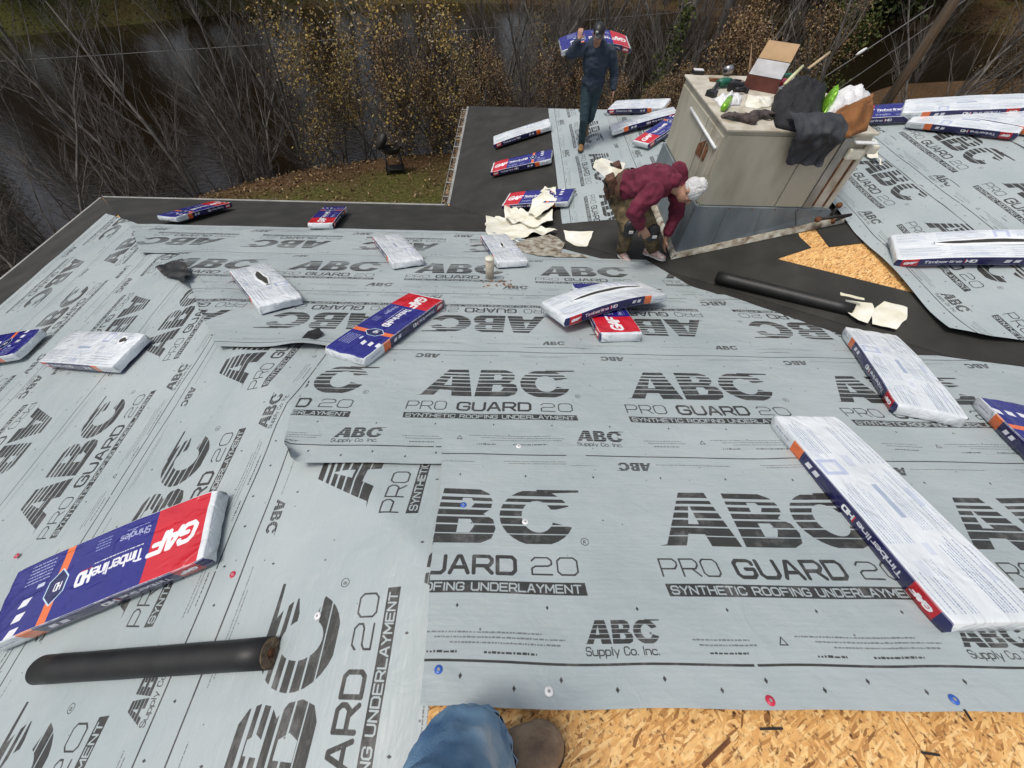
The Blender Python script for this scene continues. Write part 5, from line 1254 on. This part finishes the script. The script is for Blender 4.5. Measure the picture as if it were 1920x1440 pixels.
def viewer_leg():
    root = empty('person', (0, 0, 0), 'blue denim lower leg and brown leather boot of the person standing at the bottom edge', 'person')
    M_denim = bpy.data.materials.new('blue_denim'); M_denim = noise_mat('blue_denim', (.075, .18, .34), (.22, .38, .54), 5.5, .9, .6, 300, c3=(.50, .60, .68), dist=.004, detail=9)
    M_bt = noise_mat('worn_brown_boot', (.10, .065, .04), (.23, .155, .095), 9, .6, .5, 60, c3=(.36, .26, .17))
    g0 = onF(922, 1466); G = Vector((g0.x, g0.y, zF(0, g0.y)+.012)); toe = onF(1000, 1417); d = (toe-g0).normalized()
    n = N_F; d2 = (d-n*d.dot(n)).normalized(); l = n.cross(d2); rot = Matrix((l, d2, n)).transposed(); k = 1.38
    T = lambda x, y, z: G+l*x*k+d2*y*k+n*z*k
    E_ = lambda bm, c, r: ell(bm, c, tuple(q_*k for q_ in r), rot)
    bm = bmesh.new()
    capsule(bm, T(0, -.13, .06), T(0, -.12, .20), .055*k, .062*k); E_(bm, T(0, -.14, .05), (.048, .06, .055)); E_(bm, T(0, -.05, .06), (.048, .10, .058)); E_(bm, T(0, .06, .052), (.058, .105, .05)); E_(bm, T(0, .115, .046), (.052, .06, .042))
    remesh('boot', bm, .008, M_bt, root, 3, .0025, 15)
    bm = bmesh.new(); E_(bm, T(0, -.14, .012), (.05, .07, .018)); E_(bm, T(0, -.03, .012), (.05, .13, .018)); E_(bm, T(0, .085, .012), (.064, .10, .018)); remesh('sole', bm, .008, M_black, root, 2)
    # denim leg: rings from hem up and back toward the knee
    hem = onF(890, 1422, .12); kn = onF(735, 1800, .80); N_ = 44; Mr = 30; V = []
    ax = (kn-hem).normalized(); s1 = ax.cross(Vector((0, 1, .2))).normalized(); s2 = ax.cross(s1)
    for j in range(Mr+1):
        t = j/Mr; c = hem.lerp(kn, t)+Vector((-.01, .035, 0))*math.sin(PI*min(1, t*1.6))
        r = .102+.010*math.exp(-t*9)+.03*t
        for i in range(N_):
            a_ = 2*PI*i/N_
            w = .016*noise.noise(Vector((math.cos(a_)*1.8, math.sin(a_)*1.8, t*9)))+.012*(1-2*abs(noise.noise(Vector((math.cos(a_)*3, math.sin(a_)*3, t*22)))))+.008*math.exp(-t*4)*math.sin(t*38+3*math.sin(a_+.5))
            V.append(c+(s1*math.cos(a_)+s2*math.sin(a_)*1.02)*(r+w))
    Fc = [(j*N_+i, j*N_+(i+1) % N_, (j+1)*N_+(i+1) % N_, (j+1)*N_+i) for j in range(Mr) for i in range(N_)]
    o = mesh('trouser_leg', V, Fc, M_denim, root, True)
    sol = o.modifiers.new('s', 'SOLIDIFY'); sol.thickness = .004
    sa = [hem.lerp(kn, t)+Vector((-.01, .035, 0))*math.sin(PI*min(1, t*1.6))+(s1*math.cos(1.1)+s2*math.sin(1.1))*(.116+.03*t) for t in [k/20 for k in range(19)]]
    tube('side_seam', sa, .006, M_denim, root, 6)
    # stitched hem band
    V = []
    for j, (t, dr) in enumerate(((0, .003), (.012, .0055), (.045, .0055), (.055, .0025))):
        c = hem.lerp(kn, t)
        for i in range(N_):
            a_ = 2*PI*i/N_; w = .016*noise.noise(Vector((math.cos(a_)*1.8, math.sin(a_)*1.8, t*9)))+.012*(1-2*abs(noise.noise(Vector((math.cos(a_)*3, math.sin(a_)*3, t*22)))))+.008*math.exp(-t*4)*math.sin(t*38+3*math.sin(a_+.5)); r = .102+.010*math.exp(-t*9)+.03*t
            V.append(c+Vector((-.01, .035, 0))*math.sin(PI*min(1, t*1.6))+(s1*math.cos(a_)+s2*math.sin(a_)*1.02)*(r+w+dr))
    mesh('hem', V, [(j*N_+i, j*N_+(i+1) % N_, (j+1)*N_+(i+1) % N_, (j+1)*N_+i) for j in range(3) for i in range(N_)], M_denim, root, True)
viewer_leg()

# ------------------------------------------------------------------ trees and shrubs
def tree_segs(g, H, r0_, spread, depth, lean=0.0, nb=9, bare=.25, up_=.35, curl=.18):
    """list of (p0,p1,r0,r1) and tips"""
    S = []; tips = []
    def grow(p, d, L, r, lev):
        n = max(3, int(5-lev)); q_ = p.copy(); dd = d.copy(); rr = r; kids = []
        for i in range(n):
            dd = (dd+Vector((g.gauss(0, curl), g.gauss(0, curl), g.gauss(0, curl)*.5+.05*up_))).normalized(); q2 = q_+dd*L/n; r2 = r*(1-.75*(i+1)/n); S.append((q_, q2, rr, r2))
            if lev < depth:
                t = (i+1)/n
                if lev > 0 or t > bare:
                    for _ in range(nb if lev == 0 else 2 if lev == 1 else 2):
                        if g.random() < .75:
                            a_ = g.uniform(0, 2*PI); side = Vector((math.cos(a_), math.sin(a_), up_)).normalized(); nd = (dd*(1-spread)+side*spread).normalized()
                            kids.append((q_.lerp(q2, g.random()), nd, L*(.50 if lev == 0 else .58)*(1.15-t*.65)*g.uniform(.6, 1.2), max(.004, r2*.5), lev+1))
            else: tips.append((q2, dd))
            if lev >= depth-1: tips.append((q2, dd))
            q_, rr = q2, r2
        for k in kids: grow(*k)
    grow(Vector((0, 0, -.25)), Vector((math.sin(lean), 0, 1)).normalized(), H, r0_, 0)
    return S, tips
def segs_mesh(name, S):
    V = []; Q3 = []
    P0 = np.array([s[0][:] for s in S]); P1 = np.array([s[1][:] for s in S]); R0 = np.array([s[2] for s in S]); R1 = np.array([s[3] for s in S])
    D = P1-P0; D /= np.maximum(np.linalg.norm(D, axis=1, keepdims=True), 1e-6)
    ref = np.where(np.abs(D[:, 2:3]) < .9, np.array([[0, 0, 1.]]), np.array([[1., 0, 0]])); A_ = np.cross(D, ref); A_ /= np.linalg.norm(A_, axis=1, keepdims=True); B_ = np.cross(D, A_)
    n = 4; rings = []
    for P, R_ in ((P0, R0), (P1, R1)):
        for k in range(n):
            t = 2*PI*k/n; rings.append(P+(A_*math.cos(t)+B_*math.sin(t))*R_[:, None])
    V = np.stack(rings, 1).reshape(-1, 3); m = len(S); base = (np.arange(m)*2*n)[:, None]
    Q_ = np.concatenate([base+np.array([[k, (k+1) % n, n+(k+1) % n, n+k]]) for k in range(n)], 0)
    me = bpy.data.meshes.new(name); me.vertices.add(len(V)); me.vertices.foreach_set('co', V.astype(np.float32).ravel())
    me.loops.add(Q_.size); me.loops.foreach_set('vertex_index', Q_.astype(np.int32).ravel()); me.polygons.add(len(Q_)); me.polygons.foreach_set('loop_start', np.arange(0, Q_.size, 4, dtype=np.int32))
    me.polygons.foreach_set('use_smooth', [True]*len(Q_)); me.update(calc_edges=True); return me
def leaves_mesh(name, pts, g, size, per, sp):
    C_ = []; 
    rs = np.random.default_rng(g.randrange(9999)); P = np.repeat(np.array([p[:] for p in pts]), per, 0); n = len(P)
    P = P+rs.normal(0, sp, (n, 3)); a_ = rs.normal(0, 1, (n, 3)); a_ /= np.linalg.norm(a_, axis=1, keepdims=True); b_ = rs.normal(0, 1, (n, 3)); b_ = np.cross(a_, b_); b_ /= np.linalg.norm(b_, axis=1, keepdims=True)
    s = size*rs.uniform(.6, 1.3, (n, 1)); V = np.stack([P-a_*s, P+b_*s*.62, P+a_*s, P-b_*s*.62], 1).reshape(-1, 3); Q_ = (np.arange(n)*4)[:, None]+np.arange(4)[None]
    me = bpy.data.meshes.new(name); me.vertices.add(len(V)); me.vertices.foreach_set('co', V.astype(np.float32).ravel()); me.loops.add(Q_.size); me.loops.foreach_set('vertex_index', Q_.astype(np.int32).ravel())
    me.polygons.add(n); me.polygons.foreach_set('loop_start', np.arange(0, Q_.size, 4, dtype=np.int32)); me.update(calc_edges=True); return me
def proto(seed, H, r, spread, depth, bark, leaf=None, lsize=.06, per=3, sp=.2, frac=1.0, **kw):
    g = random.Random(seed); S, tips = tree_segs(g, H, r, spread, depth, **kw)
    thick = [s for s in S if s[2] > .022] or S[:4]; thin = [s for s in S if s[2] <= .022]
    mt = segs_mesh('trunk', thick); mt.materials.append(bark); mc = segs_mesh('branches', thin) if thin else None
    if mc: mc.materials.append(bark)
    ml = None
    if leaf:
        T_ = [t[0] for t in tips if g.random() < frac]; ml = leaves_mesh('foliage', T_, g, lsize, per, sp); ml.materials.append(leaf)
    return mt, mc, ml
def plant(name, pr, x, y, rz, s, label, cat, group=None, z=None, lean=(0, 0)):
    root = empty(name, (0, 0, 0), label, cat, group); root.location = (x, y, gz(x, y) if z is None else z); root.rotation_euler = (lean[0], lean[1], rz); root.scale = (s, s, s)
    for nm, me in zip(('trunk', 'branches', 'foliage'), pr):
        if me: o = bpy.data.objects.new(nm, me); col.objects.link(o); o.parent = root
    return root
bare = [proto(k, 7.5, .075, .55, 3, M_bark, nb=4, bare=.10, up_=.75, curl=.14) for k in (11, 12, 13)]
brush = [proto(k, 3.4, .035, .70, 3, M_bark, nb=5, bare=.02, up_=.6, curl=.22) for k in (21, 22)]
yel = [proto(k, 5.6, .05, .60, 3, M_bark, M_lyel, .046, 4, .24, .34, nb=3, bare=.02, up_=.7, curl=.12) for k in (31, 32)]
tan = [proto(k, 4.0, .04, .65, 3, M_bark2, M_ltan, .042, 4, .2, .42, nb=4, bare=.02, up_=.6, curl=.14) for k in (41, 42)]
grn = [proto(k, 4.5, .05, .65, 3, M_bark2, M_lgrn, .07, 3, .22, .6, nb=4, bare=.02, up_=.5, curl=.14) for k in (51,)]
far_b = [proto(k, 14, .20, .55, 3, M_bark2, None, nb=4, bare=.15, up_=.6, curl=.08) for k in (61, 62, 63)]
far_l = [proto(k, 11, .16, .6, 2, M_bark2, M_lbrn, .22, 14, .9, .9, nb=5, bare=.08, up_=.4, curl=.10) for k in (71,)]
pine = [proto(k, 13, .18, .85, 2, M_bark2, M_lpine, .20, 16, .5, 1, nb=8, bare=.05, up_=.02, curl=.05) for k in (81, 82)]
g = random.Random(77)
def shore(t):
    """point at fraction along near shore between x -13.4 and 16"""
    P = SH[2:12]; L = [math.dist(a, b) for a, b in zip(P[:-1], P[1:])]; s = t*sum(L)
    for (a, b), l in zip(zip(P[:-1], P[1:]), L):
        if s <= l: return a[0]+(b[0]-a[0])*s/l, a[1]+(b[1]-a[1])*s/l
        s -= l
    return P[-1]
# near shore: bare saplings at left, yellow-leaved ones in the middle, tangle at right
near = []
for i in range(24):
    x, y = shore(.06+.46*i/24+g.uniform(-.01, .01)); plant('bare_tree', bare[i % 3], x+g.uniform(-.8, .5), y+g.uniform(0, 1.2), g.uniform(0, 6), g.uniform(.62, .95), 'leafless grey sapling on the river bank left of the yellow leaved ones', 'tree', 'bare saplings along the river bank', lean=(R(g.uniform(-10, 4)), R(g.uniform(-6, 10))))
for i in range(34):
    x, y = shore(.04+.66*i/34+g.uniform(-.01, .01)); plant('bare_shrub', brush[i % 2], x+g.uniform(-.6, .6), y+g.uniform(.1, 1.6), g.uniform(0, 6), g.uniform(.7, 1.25), 'twiggy leafless shrub at the water edge left of the lawn', 'shrub', 'twiggy shrubs at the water edge', lean=(R(g.uniform(-12, 6)), R(g.uniform(-10, 12))))
for i, (px, py, s) in enumerate(((770, 300, 1.0), (700, 292, .9), (820, 285, .95), (640, 300, .8), (590, 300, .85), (930, 215, .8), (1010, 205, .85), (1060, 205, .75))):
    p = onZ(px, py, -.3); y = p.y+(.4 if px < 900 else 0); plant('yellow_tree', yel[i % 2], p.x, y, g.uniform(0, 6), s, ('yellow leaved sapling directly behind the black grill', 'yellow leaved sapling just left of the grill', 'yellow leaved sapling at the right end of the lawn', 'yellow leaved sapling third from the left beyond the lawn', 'leftmost of the yellow leaved saplings beyond the lawn', 'yellow leaved sapling beyond the near left corner of the dark wing', 'yellow leaved sapling beyond the far edge of the dark wing membrane', 'yellow leaved sapling directly left of the walking man')[i], 'tree', 'yellow leaved saplings beyond the lawn', lean=(R(-4), R(g.uniform(-5, 5))))
for i in range(11):
    x, y = shore(.36+.36*i/11); plant('tan_shrub', tan[i % 2], x+g.uniform(-.3, .3), y+g.uniform(-.4, .6), g.uniform(0, 6), g.uniform(.5, .9), 'shrub with curled tan leaves on the bank at the edge of the lawn', 'shrub', 'tan leaved shrubs along the bank')
for i in range(34):
    x, y = g.uniform(-1, 26), g.uniform(18, 27)
    plant('thicket_tree', bare[i % 3], x, y, g.uniform(0, 6), g.uniform(.8, 1.2), 'leafless tree in the thicket behind the roof unit', 'tree', 'leafless trees behind the roof unit', lean=(R(g.uniform(-8, 6)), R(g.uniform(-8, 8))), z=min(gz(x, y), -.1) if gz(x, y) > WZ else -.9)
for i in range(6):
    x, y = g.uniform(5, 24), g.uniform(18, 26)
    plant('green_shrub', (grn+tan)[i % 3], x, y, g.uniform(0, 6), g.uniform(.7, 1.1), 'leafy shrub in the thicket behind the roof unit', 'shrub', 'leafy shrubs behind the roof unit', z=max(gz(x, y), -.9))
# two straight trunks and the vine covered stump behind the unit
for px, py, r, lab in ((1246, 205, .13, 'straight grey trunk just left of the roof unit behind the vines'), (1318, 150, .15, 'straight bare grey trunk behind the rear left corner of the roof unit')):
    p = onZ(px, py, -.3); root = empty('straight_tree', (p.x, p.y, -.4), lab, 'tree')
    tube('trunk', [Vector((0, 0, 0)), Vector((.03, .02, 3)), Vector((.02, .05, 7)), Vector((.1, 0, 11))], [r*1.15, r, r*.85, r*.55], M_bark, root, 12)
    S, tips = tree_segs(random.Random(px), 10, .02, .7, 2, nb=4, bare=.35, up_=.5); o = bpy.data.objects.new('branches', segs_mesh('branches', S)); o.data.materials.append(M_bark); col.objects.link(o); o.parent = root
p = onZ(1220, 200, -.2); root = empty('vine_clump', (p.x, p.y-.4, -.3), 'column of green vines with a looping stem beside the straight trunk', 'vines')
pts = []; gg = random.Random(9)
for k in range(260): t = gg.random(); pts.append(Vector((gg.gauss(0, .28)*(1.1-t)-.15+t*.5, gg.gauss(0, .3), 3.6*t)))
o = bpy.data.objects.new('foliage', leaves_mesh('foliage', pts, gg, .07, 4, .13)); o.data.materials.append(M_lgrn); col.objects.link(o); o.parent = root
for k in range(4):
    ph = k*1.3; tube('stem', [Vector((.12*math.cos(ph+z*1.4)+.08*k-.1+z*.12, .12*math.sin(ph+z*1.4), z)) for z in [i*.3 for i in range(13)]], .02, M_bark, root, 6)
tube('stem', [Vector((.4+.42*math.cos(a_), 0, 2.9+.8*math.sin(a_))) for a_ in [i*.3-.6 for i in range(14)]], .025, M_bark, root, 6)
# far bank woods
P = FB[1:-1]; L = [math.dist(a, b) for a, b in zip(P[:-1], P[1:])]; tot = sum(L)
def farpt(t, off):
    s = t*tot
    for (a, b), l in zip(zip(P[:-1], P[1:]), L):
        if s <= l:
            dx, dy = (b[0]-a[0])/l, (b[1]-a[1])/l; return a[0]+dx*s-dy*off, a[1]+dy*s+dx*off
        s -= l
    return P[-1]
for i in range(120):
    x, y = farpt(g.random(), 1+g.random()**1.5*22); pr = far_b[i % 3] if g.random() < .72 else far_l[0]
    if (x > 14 and g.random() < .5) or (x < -34 and g.random() < .35):
        plant('pine_tree', pine[i % 2], x, y, g.uniform(0, 6), g.uniform(.7, 1.1), 'dark green pine standing on the far river bank', 'tree', 'pines on the far river bank')
    else: plant('far_bank_tree', pr, x, y, g.uniform(0, 6), g.uniform(.7, 1.2), 'leafless tree standing on the far river bank', 'tree', 'leafless trees on the far river bank', lean=(R(g.uniform(-4, 8)), R(g.uniform(-5, 5))))
pts = []
for i in range(14000):
    x, y = farpt(g.random(), -.8+g.random()**2*26); pts.append(Vector((x, y, gz(x, y)+g.random()**2*1.8)))
o = bpy.data.objects.new('undergrowth', leaves_mesh('undergrowth', pts, g, .075, 4, .3)); o.data.materials.append(M_lbrn); col.objects.link(o); tag(o, 'low brown and olive undergrowth along the far river bank', 'undergrowth', kind='stuff')
pts = []
for i in range(16000):
    x, y = g.uniform(-13.5, 12), g.uniform(3, 19); d_ = float(seg_sd(SH, np.array(x), np.array(y)))
    if d_ > .9 or (x > CX and y < CY) or (x > IX and y < FY): continue
    if g.random() > math.exp(-max(0, -d_-.3)/2.6)*.95+.12: continue
    pts.append(Vector((x, y, gz(x, y)+.03)))
o = bpy.data.objects.new('fallen_leaves', leaves_mesh('fallen_leaves', pts, g, .045, 3, .035)); o.data.materials.append(M_ltan); col.objects.link(o); tag(o, 'fallen tan leaves scattered over the lawn toward the water', 'leaves', kind='stuff')

# ------------------------------------------------------------------ utility pole, wires, posts, grill
pb = atY(1646, 215, 12.9); pb.z = -.05; pole = empty('utility_pole', (pb.x, pb.y, pb.z), 'weathered wooden utility pole rising behind the right of the roof unit', 'utility pole')
tube('pole_shaft', [Vector((0, 0, -.3)), Vector((0, 0, 12))], [.105, .09], M_pole, pole, 14)
tube('ground_wire', [Vector((.115, -.05, -.2)), Vector((.10, -.04, 12))], .022, M_pole, pole, 6)
bm = bmesh.new(); box(bm, (0, -.16, 9.2), (2.2, .10, .12)); bmobj('crossarm', bm, M_pole, pole)
def cable(label, a, b, sag, r, n=24):
    a, b = Vector(a), Vector(b); o = tube('overhead_cable', [a.lerp(b, i/n)-up*sag*4*(i/n)*(1-i/n) for i in range(n+1)], r, M_wire, None, 6); tag(o, label, 'cable'); return o
cable('thin overhead wire crossing the upper left over the dark water', atY(-120, 122, 17), atY(1420, 10, 23), .10, .010)
cable('wire rising toward the upper right behind the black jackets', atY(1500, 215, 21), atY(1810, 0, 21), .05, .016)
gw = cable('guy wire with a white insulator running up to the right', atY(1545, 145, 17.5), atY(1750, 10, 17.5), .02, .018)
m_ = atY(1615, 97, 17.5); dd = (atY(1750, 10, 17.5)-atY(1545, 145, 17.5)).normalized(); o = tube('insulator', [m_-dd*.16, m_-dd*.08, m_+dd*.08, m_+dd*.16], [.02, .05, .05, .02], M_white, gw, 10)
pp = onZ(42, 447, -.5); po = empty('mooring_post', pp, 'leaning dark post standing in the shallows at the left edge', 'post')
tube('post_shaft', [Vector((.0, 0, -.4)), Vector((-.10, .06, .85))], [.06, .05], M_iron, po, 10); tube('post_cap', [Vector((-.10, .06, .85)), Vector((-.105, .063, .89))], [.06, .04], M_iron, po, 10)
pg = onZ(742, 322, 0); gl = empty('charcoal_grill', pg, 'black charcoal grill with open lid standing on the leafy lawn', 'grill')
gl.rotation_euler = (0, 0, R(12))
bm = bmesh.new(); bmesh.ops.create_uvsphere(bm, u_segments=18, v_segments=10, radius=.30, matrix=Matrix.Translation((0, 0, .78)) @ Matrix.Diagonal((1.05, .75, .75, 1)))
bmesh.ops.delete(bm, geom=[v for v in bm.verts if v.co.z > .83], context='VERTS'); bmobj('bowl', bm, M_iron, gl, True)
bm = bmesh.new(); bmesh.ops.create_uvsphere(bm, u_segments=18, v_segments=10, radius=.29, matrix=Matrix.Translation((-.26, .04, .96)) @ Matrix.Rotation(R(-55), 4, 'Y') @ Matrix.Diagonal((1, .8, .5, 1)))
bmobj('lid', bm, M_iron, gl, True)
bm = bmesh.new(); box(bm, (.34, 0, .86), (.16, .34, .02), None, .004); bmobj('side_shelf', bm, M_iron, gl)
for sx in (-1, 1):
    for sy in (-1, 1): tube('leg', [Vector((sx*.22, sy*.14, .62)), Vector((sx*.28, sy*.18, 0))], .022, M_iron, gl, 8)
bm = bmesh.new(); box(bm, (0, 0, .14), (.62, .40, .03), None, .004); bmobj('bottom_shelf', bm, M_iron, gl)

for (px, py, qx, qy, w, m, lab) in ((1425, 1367, 1468, 1366, .012, M_iron, 'short black splinter lying on the bare board below the red cap nail'),
        (1728, 1411, 1762, 1416, .012, M_iron, 'small black splinter on the bare board near the lower right corner'),
        (1318, 1438, 1368, 1388, .022, M_rust, 'flat brown strand of wood lying loose on the bare board'),
        (1808, 1330, 1822, 1352, .010, M_black, 'black scrap stuck on the sheet edge at right above the bare board')):
    a, b = onF(px, py, .06 if py < 1340 else .012), onF(qx, qy, .06 if py < 1340 else .012); bm = bmesh.new(); d = (b-a).normalized(); y = N_F.cross(d)
    box(bm, (0, 0, 0), ((b-a).length, w, .006), None, .002)
    for v in bm.verts: v.co.y *= 1-.5*abs(v.co.x)/((b-a).length/2)
    o = bmobj('wood_splinter', bm, m); o.matrix_world = Matrix.Translation((a+b)/2) @ Matrix((d, y, N_F)).transposed().to_4x4(); tag(o, lab, 'splinter')
